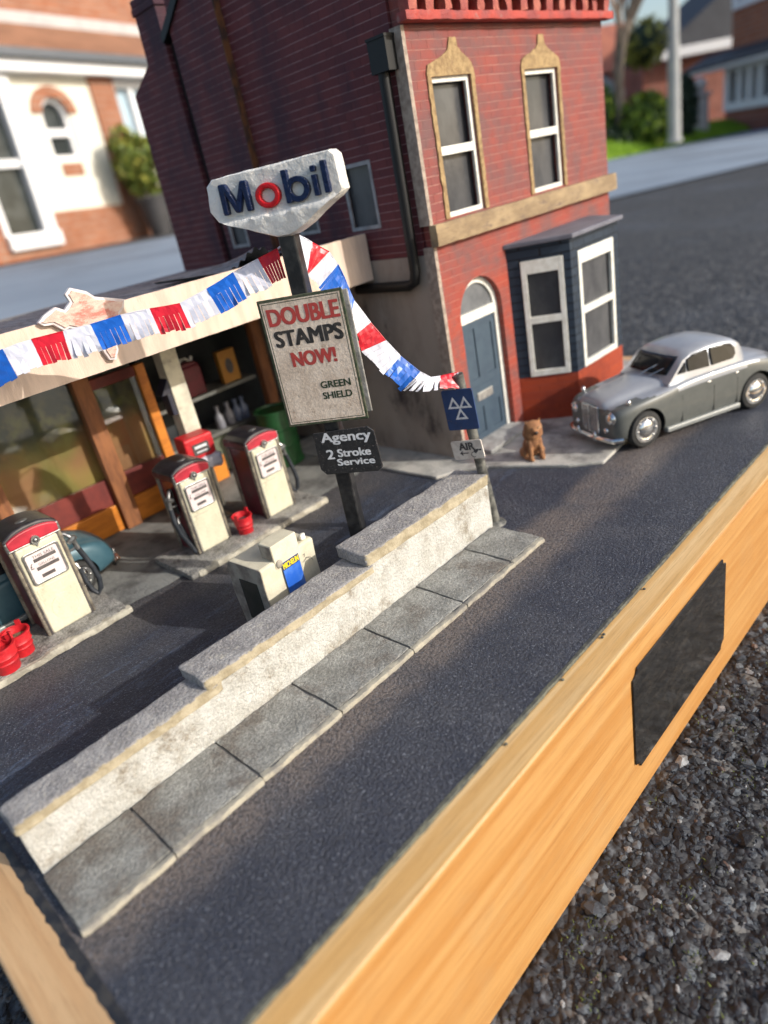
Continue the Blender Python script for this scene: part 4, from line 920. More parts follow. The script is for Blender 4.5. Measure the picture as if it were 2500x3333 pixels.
# dark open store at the right with shelves
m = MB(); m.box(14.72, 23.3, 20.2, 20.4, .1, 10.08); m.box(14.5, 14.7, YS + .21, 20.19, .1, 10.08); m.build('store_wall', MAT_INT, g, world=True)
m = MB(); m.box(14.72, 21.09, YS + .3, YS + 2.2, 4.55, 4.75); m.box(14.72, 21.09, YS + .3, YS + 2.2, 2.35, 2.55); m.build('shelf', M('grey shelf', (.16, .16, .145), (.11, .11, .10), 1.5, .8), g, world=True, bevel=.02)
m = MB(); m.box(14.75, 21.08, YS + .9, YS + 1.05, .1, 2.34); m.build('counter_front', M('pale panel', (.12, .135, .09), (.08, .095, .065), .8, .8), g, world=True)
m = MB(); m.box(14.15, 14.98, 13.55, 14.30, .07, 10.09); cp = m.build('canopy_post', MAT_POST, g, world=True, bevel=.04)
m = MB(); m.box(13.90, 14.14, 13.60, 14.25, 5.2, 6.2); m.prism([(13.62, 6.2), (14.14, 6.2), (14.14, 6.9)], lambda a, c, d: Vector((a, d, c)), 13.6, 14.25); m.build('mounted_box', M('navy box', (.012, .016, .04), (.02, .02, .03), 2, .5), cp, world=True, bevel=.03)  # plain navy box on the post, standing for an unidentified dark shape
# emblem on the fascia: crackled winged horse outline standing over the edge
pg = [(7.89, 11.04), (8.15, 11.21), (8.6, 11.36), (8.86, 11.2), (9.12, 11.40), (9.05, 11.66), (9.28, 11.82), (9.79, 11.58), (9.99, 11.36), (10.39, 11.24), (10.98, 11.04), (10.86, 10.78), (10.64, 10.62), (10.59, 10.29), (10.2, 9.93), (10.15, 9.5), (9.95, 9.20), (9.71, 9.26), (9.62, 9.56), (9.6, 9.97), (9.31, 10.35), (8.8, 10.62), (8.62, 10.58), (8.34, 10.86), (8.04, 10.90)]
Pd = dens(pg, .12); Pd = [(a + .02 * noise.noise((a * 2, c * 2, 0)), c + .02 * noise.noise((a * 2, c * 2, 5))) for a, c in Pd]
m = MB(); m.prism(Pd, XZ, 8.40, 8.58); em = m.build('emblem', [MAT_EMBW], fs, world=True, bevel=.02)
bm = bmesh.new(); bm.from_mesh(em.data); fr = max((f for f in bm.faces if f.normal.y < -.9), key=lambda f: f.calc_area(), default=None)
if fr is not None:
    bmesh.ops.inset_region(bm, faces=[fr], thickness=.10, depth=.02); V = [v.co.copy() for v in fr.verts]
bm.free()
if fr is not None:
    m = MB(); m.add([v + Vector((0, -.03, 0)) for v in V] + [v + Vector((0, .03, 0)) for v in V], [tuple(range(len(V)))[::-1]] + [(i, (i + 1) % len(V), len(V) + (i + 1) % len(V), len(V) + i) for i in range(len(V))])
    m.build('emblem_field', MAT_EMBR, em)
# goods on the shelves
def bottle(x, y, z, s, mt, label):
    m = MB(); m.lathe([(.24, 0), (.26, .04), (.26, .62), (.10, .85), (.10, 1.05), (.13, 1.06), (.13, 1.18), (.02, 1.2)], (x, y, z), seg=14)
    m.v = [Vector((x, y, z)) + (v - Vector((x, y, z))) * s for v in m.v]
    return tag(m.build('oil_bottle', mt, smooth=True), label, 'bottle', 'bottles on the lower garage shelf')
MAT_BOT = M('pale bottle', (.22, .22, .25), (.18, .18, .2), 3, .4); MAT_BOTB = M('blue grey bottle', (.10, .13, .20), (.08, .1, .16), 3, .4)
for i, x in enumerate((18.3, 18.95, 19.5, 19.95)):
    bottle(x, YS + .75, 2.551, 1.05, MAT_BOT if i < 2 else MAT_BOTB, ('pale bottle on the lower garage shelf, nearest the red can', 'pale bottle on the lower garage shelf beside a blue one', 'blue grey bottle between a pale one and another blue grey one', 'blue grey bottle at the right end of the lower garage shelf')[i])
c = thing('petrol_can', 'dark red petrol can on the upper garage shelf', 'can', (17.35, YS + .8, 4.751))
m = MB(); m.box(-.62, .62, -.3, .3, 0, 1.55); m.prism([(-.62, 1.55), (.62, 1.55), (.35, 1.8), (-.35, 1.8)], XZ, -.3, .3); m.build('can_body', M('can red', (.13, .008, .02), (.09, .007, .014), 2, .45), c, bevel=.08)
m = MB(); m.cyl((.3, 0, 1.75), (.42, 0, 2.0), .1); m.tube([(-.3, 0, 1.78), (-.2, 0, 1.98), (.1, 0, 1.98), (.2, 0, 1.78)], .05, 8); m.build('can_handle', MAT_STEEL, c, smooth=True)
c = thing('oil_tin', 'yellow orange tin with a dark oval badge on the upper shelf', 'tin', (19.75, YS + .8, 4.751))
m = MB(); m.box(-.55, .55, -.2, .2, 0, 1.75); cb = m.build('tin_body', M('tin orange', (.36, .15, .02), (.42, .20, .03), .8, .5), c, bevel=.03)
m = MB(); m.prism(circ(0, .88, .24, .42), XZ, -.22, -.19); m.build('oval_badge', MAT_INK, cb)

# ================================================================= TERRACED HOUSE
h = thing('terraced_house', 'tall end terrace house, sunlit red brick front and sooty dark side wall', 'house', (23.45, 4.8, 0))
HX0, HX1, YF = 23.45, 39.15, 4.8
W1, W2_ = (24.78, 27.42, 11.0, 16.28), (31.55, 34.45, 11.0, 16.26)
DR = (24.58, 27.88, .17, 8.22)
BAYW = (28.75, 36.3, .17, 9.0)
m = MB(); holes_wall(m, HX0 + .15, HX1, .17, 24, [W1, W2_, DR, BAYW], YF, YF + .55)
# spandrel over the arched door
cxd, rd, zs = 26.23, 1.65, 6.57
m.prism([(24.58, 8.22), (24.58, zs)] + circ(cxd, zs, rd, rd, 20, pi, pi / 2)[1:] + [(cxd, 8.22)], XZ, YF, YF + .55)
m.prism([(27.88, zs), (27.88, 8.22), (cxd, 8.22)] + circ(cxd, zs, rd, rd, 20, pi / 2, 0)[1:-1], XZ, YF, YF + .55)
m.build('front_wall', MAT_FAC, h, world=True)
m = MB(); m.box(HX0 - .06, HX0 + .145, YF - .03, YF + .55, .17, 10.05); m.box(HX0 - .06, HX0 + .145, YF - .03, YF + .55, 10.92, 18.05); m.build('corner_edge', MAT_STRIP, h, world=True)
# side wall, upper brick and lower render, with stepped chimney breast further back
YZf = lambda a, c, d: Vector((d, a, c))
SW = [(7.62, 9.50, 11.12, 13.9), (11.75, 13.3, 11.3, 13.9), (17.2, 18.75, 11.2, 13.9)]
m = MB(); holes_wall(m, YF + .56, 15.34, 9.76, 24, SW[:2], HX0, HX0 + .3, YZf)
m.build('side_wall', MAT_SIDE, h, world=True)
m = MB(); m.box(HX0 - .03, HX0 + .3, YF + .56, 24, .1, 9.75); m.build('render_wall', MAT_RENDER, h, world=True)
m = MB(); holes_wall(m, 15.35, 19.25, 9.8, 24.5, SW[2:], HX0 - .36, HX0 - .005, YZf)
m.v = [Vector((v.x, v.y, min(v.z, 21.55 + (19.25 - v.y) * .62) if v.y > 19 else v.z)) for v in m.v]
m.build('rear_wing', MAT_SIDE, h, world=True)
m = MB(); m.box(HX0 - .36, HX0, 15.26, 15.345, 9.8, 24.5); m.build('card_edge', M('burnt card edge', (.16, .06, .02), (.05, .025, .018), 3, .9, stretch=(1, 1, .6)), h, world=True)
m = MB(); m.prism([(20.0, 9.8), (24.6, 9.8), (24.3, 19.7), (22.1, 20.7), (22.0, 23.1), (20.0, 22.8)], YZf, HX0 - .34, HX0 + .4); ch = m.build('chimney_stack', MAT_SIDE, h, world=True)
m = MB(); m.box(HX0 - .42, HX0 + 1.2, 19.9, 22.15, 22.8, 23.15); m.box(HX0 - .38, HX0 + 1.1, 19.95, 22.1, 23.15, 23.5); m.build('chimney_cap', MAT_SIDE, ch, world=True, bevel=.05)
m = MB(); m.box(HX0 - .02, HX0 + .3, 19.26, 19.99, 9.8, 21.3); m.build('gutter_recess', M('black recess', (.012, .008, .008), (.02, .012, .012), 2, .8), h, world=True)
m = MB(); m.prism([(19.9, 21.15), (19.2, 21.55), (15.3, 24.1), (15.3, 24.5), (19.3, 21.95), (20.0, 21.5)], YZf, HX0 - .5, HX0 + .4); m.build('verge_board', M('matt black', (0, 0, 0)), h, world=True)
m = MB(); m.box(HX0 + .31, HX1 - .31, 19.0, 19.3, .1, 21.2); m.box(HX1 - .3, HX1 - .02, YF + .56, 19.3, .1, 18.6); m.build('rear_wall', MAT_SIDE, h, world=True)
m = MB(); m.prism([(4.9, 19.6), (13, 25.2), (19.4, 21.4), (19.4, 21.1), (13, 24.9), (4.9, 19.52)], YZf, HX0 + .32, HX1 - .02); m.build('roof', MAT_CORR, h, world=True)
for (y0, y1, z0, z1) in SW:
    x = HX0 - (.36 if y0 > 16 else 0)
    m = MB(); m.ring([(y0, z0), (y1, z0), (y1, z1), (y0, z1)], [(y0 + .16, z0 + .16), (y1 - .16, z0 + .16), (y1 - .16, z1 - .16), (y0 + .16, z1 - .16)], YZf, x - .03, x + .06)
    f_ = m.build('side_window', M('grey frame', (.36, .34, .34), (.26, .24, .24), 2, .7), h, world=True)
    m = MB(); m.box(x + .16, x + .22, y0 + .1, y1 - .1, z0 + .1, z1 - .1); m.build('pane', MAT_GLASS_DARK, f_, world=True)
# rainwater pipe
m = MB(); m.box(HX0 - .62, HX0 - .005, 5.15, 6.10, 16.70, 17.86); m.box(HX0 - .66, HX0 - .005, 5.12, 6.13, 17.8, 17.9)
m.tube([(HX0 - .33, 5.72, 16.75), (HX0 - .33, 5.74, 12), (HX0 - .33, 5.78, 9.15), (HX0 - .33, 5.9, 8.75), (HX0 - .33, 6.25, 8.58), (HX0 - .33, 9.6, 8.58)], .235, 12)
m.build('drainpipe', M('matt black', (.012, .012, .013), (.022, .022, .023), 3, .5, spec=.25, c3=(.06, .06, .06), sc3=5, t3=(.66, .76)), h, world=True, smooth=True)
# upper windows and stone surrounds
for (x0, x1, z0, z1), pk in ((W1, 26.42), (W2_, 33.15)):
    fy = YF + .09
    m = MB(); wf = .20
    for (a, b_, c, d) in ((x0, x0 + wf, z0, z1), (x1 - wf, x1, z0, z1), (x0 + wf, x1 - wf, z0, z0 + wf), (x0 + wf, x1 - wf, z1 - wf, z1), (x0 + wf, x1 - wf, 13.42, 13.76)): m.box(a, b_, fy, fy + .14, c, d)
    f_ = m.build('window', MAT_WHITE, h, world=True, bevel=.015)
    m = MB(); m.box(x0 + .02, x1 - .02, fy + .36, fy + .40, z0 + .02, z1 - .02); m.build('pane', MAT_GLASS_DARK, f_, world=True)
    jw = .25; hd = z1
    outer = [(x0 - jw, z0 - .02), (x0 - .003, z0 - .02), (x0 - .003, hd), (x1 + .003, hd), (x1 + .003, z0 - .02), (x1 + jw, z0 - .02), (x1 + jw, hd + .15), (x1 + jw - .12, hd + .42), (pk + .55, hd + .78), (pk + .30, hd + 1.0), (pk + .20, hd + 1.32), (pk - .20, hd + 1.32), (pk - .30, hd + 1.0), (pk - .55, hd + .78), (x0 - jw + .12, hd + .42), (x0 - jw, hd + .15)]
    Pd = dens(outer, .16); Pd = [(a + .06 * noise.noise((a * 3, c * 3, 0)) * (abs(a - x0) > .1 and abs(a - x1) > .1), c + .06 * noise.noise((a * 3, c * 3, 5)) * (c > hd + .05)) for a, c in Pd]
    m = MB(); m.prism(Pd, XZ, YF - .07, YF - .002); m.build('stone_surround', MAT_STONE, h, world=True)
m = MB(); m.rough((HX0 - .16, YF - .42, 10.06), (HX1 + .22, YF - .002, 10.92), .16, .04, .025, 1.5); m.build('string_course', MAT_BAND, h, world=True, smooth=True)
# cornice
m = MB(); m.rough((HX0 - .2, YF - .55, 18.08), (HX1 + .32, YF - .002, 18.42), .16, .06, .03, 1.6); co = m.build('cornice', MAT_CORN, h, world=True, smooth=True)
R = random.Random(8)
for i in range(15):
    x = HX0 + .05 + (HX1 - HX0 - .2) * i / 14.4
    m = MB(); m.rough((x, YF - .50 + R.uniform(-.03, .05), 18.40), (x + .50, YF - .003, 18.98), .12, .06, .06, 3, 0, None, i); m.build('dentil', MAT_DENTIL, co, world=True, smooth=True)
m = MB(); m.rough((HX0 - .25, YF - .75, 18.97), (HX1 + .4, YF - .003, 19.5), .3, .05, .03, 1.5); m.build('cornice_top', MAT_DARKTOP, h, world=True, smooth=True)
# door
fy = YF + .30
m = MB(); rf = rd - .28
m.ring([(24.58, .17)] + circ(cxd, zs, rd, rd, 25, pi, 0) + [(27.88, .17)], [(24.86, .17)] + circ(cxd, zs, rf, rf, 25, pi, 0) + [(27.60, .17)], XZ, fy, fy + .18)
m.box(24.84, 27.62, fy - .04, fy + .16, 6.28, 6.72); df = m.build('door_frame', MAT_WHITE, h, world=True)
m = MB(); m.prism([(24.88, 6.7)] + circ(cxd, zs, rf, rf, 20, pi, 0) + [(27.58, 6.7)], XZ, fy + .12, fy + .15); m.build('fanlight', M('grey fanlight', (.17, .175, .18), (.12, .125, .13), 1, .25), df, world=True)
m = MB(); dh = [(25.12, 25.92, 3.5, 5.9), (26.5, 27.3, 3.5, 5.9), (25.12, 25.92, .7, 2.0), (26.5, 27.3, .7, 2.0)]
holes_wall(m, 24.86, 27.60, .17, 6.28, dh, fy + .08, fy + .16); m.box(24.87, 27.59, fy + .14, fy + .2, .2, 6.25); m.box(24.86, 27.6, fy + .04, fy + .08, 2.9, 3.1); dr = m.build('door', MAT_DOOR, df, world=True)
m = MB(); m.box(25.5, 26.75, fy + .03, fy + .09, 2.35, 2.78); m.build('letterbox', MAT_SILVER, dr, world=True, bevel=.03)
m = MB(); m.rough((24.3, YF - .95, .16), (28.1, YF + .5, .40), .14, .05, .03, 1.6); m.build('doorstep', MAT_STEP, h, world=True, smooth=True)
# bay window
BL, FL, FR, BR = Vector((28.62, 4.8)), Vector((30.15, 2.25)), Vector((34.95, 2.25)), Vector((36.45, 4.8))
m = MB()
def face_fn(A, B):
    ex = Vector((B.x - A.x, B.y - A.y, 0)); L = ex.length; ex /= L; n = Vector((ex.y, -ex.x, 0)); O = Vector((A.x, A.y, 0))
    return (lambda u, z, d: O + ex * u + Vector((0, 0, z)) + n * d), L
bay_faces = []
for A, B, (u0, u1) in ((BL, FL, (.62, 2.62)), (FL, FR, (.62, 4.15)), (FR, BR, (.5, 2.5))):
    fn, L = face_fn(A, B)
    bay_faces.append((fn, L, u0, u1))
m1, m2 = MB(), MB()
for fn, L, u0, u1 in bay_faces:
    holes_wall(m1, 0, L, 2.52, 8.95, [(u0, u1, 2.55, 8.25)], 0, -.3, fn)
    holes_wall(m2, 0.0, L, .17, 2.515, [], .0, -.3, fn)
m1.build('bay_upper', MAT_NAVY, h, world=True); m2.build('bay_base', MAT_DADO, h, world=True)
m = MB(); m.prism([(BL.x - .22, 4.78), (FL.x - .12, FL.y - .25), (FR.x + .12, FR.y - .25), (BR.x + .22, 4.78)], XY, 8.95, 9.16); m.build('bay_roof', M('lead roof', (.16, .16, .19), (.12, .12, .145), 1, .6), h, world=True, bevel=.04)
for fn, L, u0, u1 in bay_faces:
    z0, z1 = 2.55, 8.25; m = MB()
    for (a, b_, c, d) in ((u0, u0 + .26, z0, z1), (u1 - .26, u1, z0, z1), (u0 + .26, u1 - .26, z0, z0 + .30), (u0 + .26, u1 - .26, z1 - .62, z1), (u0 + .26, u1 - .26, 5.22, 5.56)): m.tbox(fn, a, b_, c, d, -.12, .06)
    f_ = m.build('bay_window', MAT_WHITE, h, world=True, bevel=.02)
    m = MB(); m.tbox(fn, u0 + .2, u1 - .2, z0 + .2, z1 - .5, -.22, -.18); m.build('pane', MAT_GLASS_DARK, f_, world=True)

# ---- dog on the pavement
def dog():
    t = thing('dog', 'tan dog sitting on the pavement in front of the bay window', 'dog', (24.75, 1.75, .17), rad(-38))
    m = MB()                                    # local -y is forward
    t.scale = (1.22, 1.22, 1.22)
    m.ball((0, .10, .42), (.36, .38, .42), 14); m.ball((0, -.10, .72), (.32, .30, .42), 14); m.ball((0, -.20, .98), (.30, .27, .26), 14)
    m.ball((0, -.14, 1.02), (.40, .33, .34), 14); m.ball((0, -.22, 1.26), (.36, .29, .28), 14); m.ball((0, -.46, 1.16), (.15, .16, .12), 12)
    for s in (-1, 1):
        m.ball((s * .32, .12, .20), (.17, .30, .20), 12); m.ball((s * .32, -.18, .06), (.10, .18, .07), 10)
        m.tube([(s * .18, -.22, .75), (s * .20, -.33, .42), (s * .21, -.38, .08)], .10, 10, radii=[.14, .10, .085]); m.ball((s * .21, -.45, .06), (.10, .14, .07), 10)
        m.add([(s * .14, -.25, 1.44), (s * .34, -.22, 1.38), (s * .30, -.30, 1.66), (s * .22, -.16, 1.44)], [(0, 1, 2), (1, 3, 2), (3, 0, 2), (0, 3, 1)])
    m.tube([(0, .42, .18), (.12, .56, .22), (.28, .52, .30)], .08, 8)
    o = m.build('dog_body', MAT_DOG, t); md = o.modifiers.new('remesh', 'REMESH'); md.mode = 'VOXEL'; md.voxel_size = .03; md.use_smooth_shade = True
    ms = o.modifiers.new('soft', 'SMOOTH'); ms.iterations = 3
    m = MB(); m.ball((0, -.575, 1.15), (.09, .06, .07), 10); m.build('muzzle', MAT_DOGD, t, smooth=True)
    m = MB(); m.ball((-.12, -.50, 1.31), .032, 8); m.ball((.12, -.50, 1.31), .032, 8); m.build('eyes', MAT_DOGD, t, smooth=True)
dog()


# ================================================================= MODEL CARS
def bake(o):
    bpy.context.view_layer.update(); dg = bpy.context.evaluated_depsgraph_get()
    me = bpy.data.meshes.new_from_object(o.evaluated_get(dg)); o.modifiers.clear(); o.data = me
def loft(mb, secs, mi=0):
    n = len(secs[0]); V = [v for s in secs for v in s]
    F = [(i * n + k, i * n + (k + 1) % n, (i + 1) * n + (k + 1) % n, (i + 1) * n + k) for i in range(len(secs) - 1) for k in range(n)]
    F += [tuple(range(n))[::-1], tuple(range((len(secs) - 1) * n, len(secs) * n))]
    return mb.add(V, F, mi)
def make_car(label, loc, rz, light, dark, group=None):
    t = thing('parked_car', label, 'car', loc, rz, group)
    def sec(x, ws, wm, zb, zm, wsh, zsh, wt, zt, zc):
        fr = x > 1.5; rr = x < -2.6
        h = [(ws, zb), (wm, zb + .30), (wm, zm), (wsh, zsh), (wsh - .32, zsh + .08) if fr or rr else (wsh - .1, zsh + .06), (wt + .12, zsh + .02) if fr else (wt + .1, zt - .06), (wt, zt), (wt * .5, zc - .01)]
        return [Vector((x, a, c)) for a, c in h] + [Vector((x, 0, zc))] + [Vector((x, -a, c)) for a, c in h[::-1]] + [Vector((x, 0, zb))]
    S = [(4.66, 1.05, 1.2, .62, 1.25, 1.15, 1.70, .62, 2.05, 2.12), (4.62, 1.45, 1.66, .55, 1.35, 1.60, 1.90, .78, 2.20, 2.3), (4.25, 1.72, 1.92, .46, 1.5, 1.88, 2.06, .92, 2.32, 2.44), (3.2, 1.78, 1.99, .42, 1.6, 1.96, 2.20, .98, 2.46, 2.58), (1.9, 1.78, 1.99, .40, 1.65, 1.96, 2.30, 1.12, 2.58, 2.70),
         (.9, 1.78, 1.97, .40, 1.65, 1.95, 2.42, 1.5, 2.62, 2.70), (-.9, 1.78, 1.97, .40, 1.65, 1.95, 2.44, 1.5, 2.64, 2.70), (-2.3, 1.78, 1.97, .42, 1.65, 1.95, 2.44, 1.5, 2.64, 2.70), (-3.3, 1.78, 2.02, .44, 1.6, 1.96, 2.42, 1.35, 2.56, 2.66), (-4.4, 1.72, 1.97, .50, 1.5, 1.86, 2.20, 1.15, 2.36, 2.44),
         (-5.2, 1.50, 1.74, .62, 1.3, 1.60, 1.78, 1.0, 1.96, 2.02), (-5.42, 1.1, 1.3, .72, 1.1, 1.2, 1.40, .75, 1.56, 1.6)]
    m = MB(); loft(m, [sec(*s) for s in S]); o = m.build('body', [dark, light, MAT_CARBLK], t, smooth=True)
    sb = o.modifiers.new('s', 'SUBSURF'); sb.levels = 2; sb.render_levels = 2; bake(o)
    c = MB()
    for x in (3.15, -3.15):
        for s in (-1, 1): c.cyl((x, s * 1.22, .86), (x, s * 2.4, .86), .99, seg=40)
    try: bool_cut(o, c)
    except Exception as e: print('bool', e)
    while len(o.data.materials) < 3: o.data.materials.append(MAT_CARBLK)
    for p in o.data.polygons:
        q = p.center; up = p.normal.z
        lt = (abs(q.y) < 1.28 and q.z > 2.0) or (q.z > 2.18 and q.x < 1.3) or (q.z > 2.26 and up > .5)
        if q.x < -2.6 and abs(q.y) > 1.2: lt = q.z > 2.32
        p.material_index = 1 if lt else 0
        for x in (3.15, -3.15):
            if abs(math.hypot(q.x - x, q.z - .86) - .99) < .03 and abs(p.normal.y) < .5: p.material_index = 2
        if abs(q.y) < 1.3 and abs(p.normal.y) > .9 and q.z < 1.9: p.material_index = 2
        p.use_smooth = True
    o.data.set_sharp_from_angle(angle=rad(35))
    # cabin
    CS = [(1.70, 2.50, 1.66), (1.52, 2.68, 1.66), (1.12, 3.10, 1.66), (.80, 3.48, 1.66), (.30, 3.67, 1.68), (-.6, 3.76, 1.70), (-1.4, 3.75, 1.70), (-2.05, 3.66, 1.69), (-2.42, 3.42, 1.66), (-2.62, 3.0, 1.60), (-2.74, 2.5, 1.54)]
    secs = []
    for x, zr, wb in CS:
        k = (zr - 2.4) / 1.45; wr = wb - .22 * k; zb = 2.35
        h = [(wb + .10, zb), (wb + .06, zb + (zr - zb) * .18), (wb - .02 - .10 * k, zb + (zr - zb) * .55), (wr, zb + (zr - zb) * .86), (wr - .16, zr - .07 * k), (wr * .5, zr)]
        secs.append([Vector((x, a, c)) for a, c in h] + [Vector((x, 0, zr + .02))] + [Vector((x, -a, c)) for a, c in h[::-1]])
    m = MB(); loft(m, secs); cb = m.build('cabin', [light, MAT_CARGL], t, smooth=True)
    def sidey(x, z):                             # half width of the cabin side at a point
        for (xa, za, wa), (xb, zb_, wb2) in zip(CS, CS[1:]):
            if xb <= x <= xa or (x > CS[0][0]):
                f = (xa - x) / (xa - xb); zr = za + (zb_ - za) * f; wb = wa + (wb2 - wa) * f; break
        k = (zr - 2.4) / 1.45; fr = (z - 2.35) / (zr - 2.35)
        pts = [(0, wb + .10), (.18, wb + .06), (.55, wb - .02 - .10 * k), (.86, wb - .22 * k), (1, wb - .22 * k - .16)]
        for (a, y0), (b_, y1) in zip(pts, pts[1:]):
            if a <= fr <= b_: return y0 + (y1 - y0) * (fr - a) / (b_ - a)
        return pts[-1][1]
    wins = ([(1.16, 2.80), (.74, 2.80), (.68, 3.24)], [(.64, 2.80), (-.52, 2.76), (-.55, 3.52), (.20, 3.48), (.60, 3.34)], [(-.66, 2.76), (-1.86, 2.76), (-2.08, 2.92), (-2.08, 3.22), (-1.88, 3.42), (-1.45, 3.51), (-.66, 3.53)])
    for s in (-1, 1):
        for wpoly in wins:
            m = MB(); P = [Vector((x, s * (sidey(x, z) + .06), z)) for x, z in wpoly]; Q = [Vector((p.x, s * (abs(p.y) - .10), p.z)) for p in P]; n = len(P)
            m.add(P + Q, [tuple(range(n)), tuple(range(n, 2 * n))[::-1]] + [(i, (i + 1) % n, n + (i + 1) % n, n + i) for i in range(n)])
            m.build('side_window', MAT_CARGL, cb, bevel=.03)
    def scr(name, stations, lim, lift):          # glass laid over the cabin skin between stations
        m = MB(); V = []; n = 13
        for x, z in stations:
            for i in range(n):
                y = -lim + 2 * lim * i / (n - 1); V.append((x + lift[0] - .10 * (abs(y) / lim) ** 2.5 * (1 if lift[0] > 0 else -1), y, z + lift[1]))
        F = [(j * n + i, j * n + i + 1, (j + 1) * n + i + 1, (j + 1) * n + i) for j in range(len(stations) - 1) for i in range(n - 1)]
        o2 = m.add(V, F).build(name, MAT_CARGL, cb, smooth=True); sd_ = o2.modifiers.new('t', 'SOLIDIFY'); sd_.thickness = .05; return o2
    scr('windscreen', [(1.50, 2.74), (1.27, 2.98), (1.02, 3.22), (.82, 3.41)], 1.22, (.06, .055))
    scr('rear_screen', [(-2.10, 3.48), (-2.25, 3.32), (-2.42, 3.08), (-2.55, 2.84)], .95, (-.05, .05))
    for s in (-1, 1):
        m = MB(); m.box(-2.1, 2.1, min(s * 1.72, s * 2.05), max(s * 1.72, s * 2.05), .40, .64); m.build('sill', M('pale sill', (.30, .31, .295), (.27, .28, .265), 2, .35, .2), t, bevel=.06)
    for x in (3.15, -3.15):
        for s in (-1, 1):
            m = MB(); m.lathe([(.50, -.26), (.78, -.28), (.85, -.18), (.86, 0), (.85, .14), (.79, .24), (.64, .27), (.60, .20), (.2, .18)], (x, s * 1.66, .86), (0, s, 0), 36)
            wh = m.build('wheel', MAT_TYRE, t, smooth=True)
            m = MB(); m.lathe([(.62, .20), (.60, .26), (.50, .27), (.42, .24), (.34, .30), (.2, .34), (.02, .35)], (x, s * 1.66, .86), (0, s, 0), 30)
            for k in range(8):
                a = 2 * pi * k / 8; m.ball((x + .48 * cos(a), s * 1.93, .86 + .48 * sin(a)), (.06, .03, .06), 8)
            m.build('hubcap', MAT_CHROME, wh, smooth=True)
    # front end
    m = MB(); m.prism(rrect(-.60, .60, .74, 2.10, .12), lambda a, c, d: Vector((d, a, c)), 4.45, 4.74); gr = m.build('grille', MAT_CHROME, t, bevel=.04)
    m = MB()
    for i in range(13):
        y = -.46 + .92 * i / 12; m.box(4.742, 4.775, y - .017, y + .017, .82, 1.98)
    m.box(4.742, 4.80, -.04, .04, .78, 2.04); m.build('grille_bars', MAT_CHROME, gr)
    m = MB(); m.box(4.735, 4.745, -.53, .53, .80, 2.0); m.build('grille_mesh', M('grille bronze', (.40, .34, .31), (.32, .27, .25), 3, .5), gr)  # pinkish bronze mesh colour behind the bright bars
    for s in (-1, 1):
        m = MB(); m.lathe([(.32, -.25), (.33, .10), (.30, .16), (.26, .15), (.22, .22), (.02, .28)], (4.46, s * 1.28, 1.62), (1, 0, 0), 22); m.build('headlight', MAT_CHROME, t, smooth=True)
        m = MB(); m.lathe([(.14, -.15), (.14, .06), (.10, .12), (.02, .14)], (4.62, s * 1.05, 1.05), (1, 0, 0), 16); m.build('fog_lamp', MAT_CHROME, t, smooth=True)
        m = MB(); m.lathe([(.10, 0), (.11, .12), (.05, .22), (.01, .24)], (3.85, s * 1.62, 2.16), (0, 0, 1), 12); m.build('side_lamp', MAT_CHROME, t, smooth=True)
    for x, sg in ((4.86, 1), (-5.56, -1)):
        m = MB(); P = [(x - sg * .55, -1.78, .68), (x - sg * .18, -1.55, .66), (x, -1.0, .66), (x + sg * .04, 0, .66), (x, 1.0, .66), (x - sg * .18, 1.55, .66), (x - sg * .55, 1.78, .68)]; m.tube(P, .13, 10)
        for y in (-.62, .62): m.ball((x + sg * .10, y, .74), (.10, .10, .26), 10)
        m.box(min(x - sg * .6, x), max(x - sg * .6, x), -.9, -.7, .60, .72); m.box(min(x - sg * .6, x), max(x - sg * .6, x), .7, .9, .60, .72)
        m.build('bumper', MAT_CHROME, t, smooth=True)
    for s in (-1, 1):
        m = MB(); m.ball((-5.22, s * 1.28, 1.35), (.14, .12, .20), 10); m.build('tail_light', MAT_CRIM, t, smooth=True)
        m = MB(); m.box(-.40, -.20, min(s * 1.86, s * 2.0), max(s * 1.86, s * 2.0), 2.1, 2.16); m.box(-2.0, -1.8, min(s * 1.86, s * 2.0), max(s * 1.86, s * 2.0), 2.1, 2.16); m.build('door_handle', MAT_CHROME, t, bevel=.02)
    m = MB()
    for x in (1.2, -.60, -1.95):
        for s in (-1, 1): m.box(x - .012, x + .012, min(s * 1.90, s * 1.972), max(s * 1.90, s * 1.972), .68, 1.9)
    m.build('door_gap', MAT_CARBLK, t)
    m = MB(); m.tube([(1.74, -.15, 2.70), (1.26, .45, 3.10)], .02, 6); m.tube([(1.74, .45, 2.70), (1.34, .95, 3.02)], .02, 6); m.build('wiper', MAT_CHROME, t, smooth=True)
    m = MB(); m.box(-4.6, 4.2, -1.3, 1.3, .40, .62); m.build('chassis', MAT_CARBLK, t, bevel=.05)
    m = MB(); m.box(4.76, 4.80, -.42, .42, .46, .62); m.build('number_plate', MAT_CARBLK, t)
    return t
make_car('grey two tone classic saloon model parked on the road by the red brick house', (31.12, -2.12, .03), rad(154.7), MAT_CARLT, MAT_CARDK)
tc = make_car('teal blue saloon model parked at the shop front behind the nearest pump', (4.42, 13.7, .09), rad(181), MAT_TEAL, MAT_TEAL)
tc.scale = (.79, .84, .84)

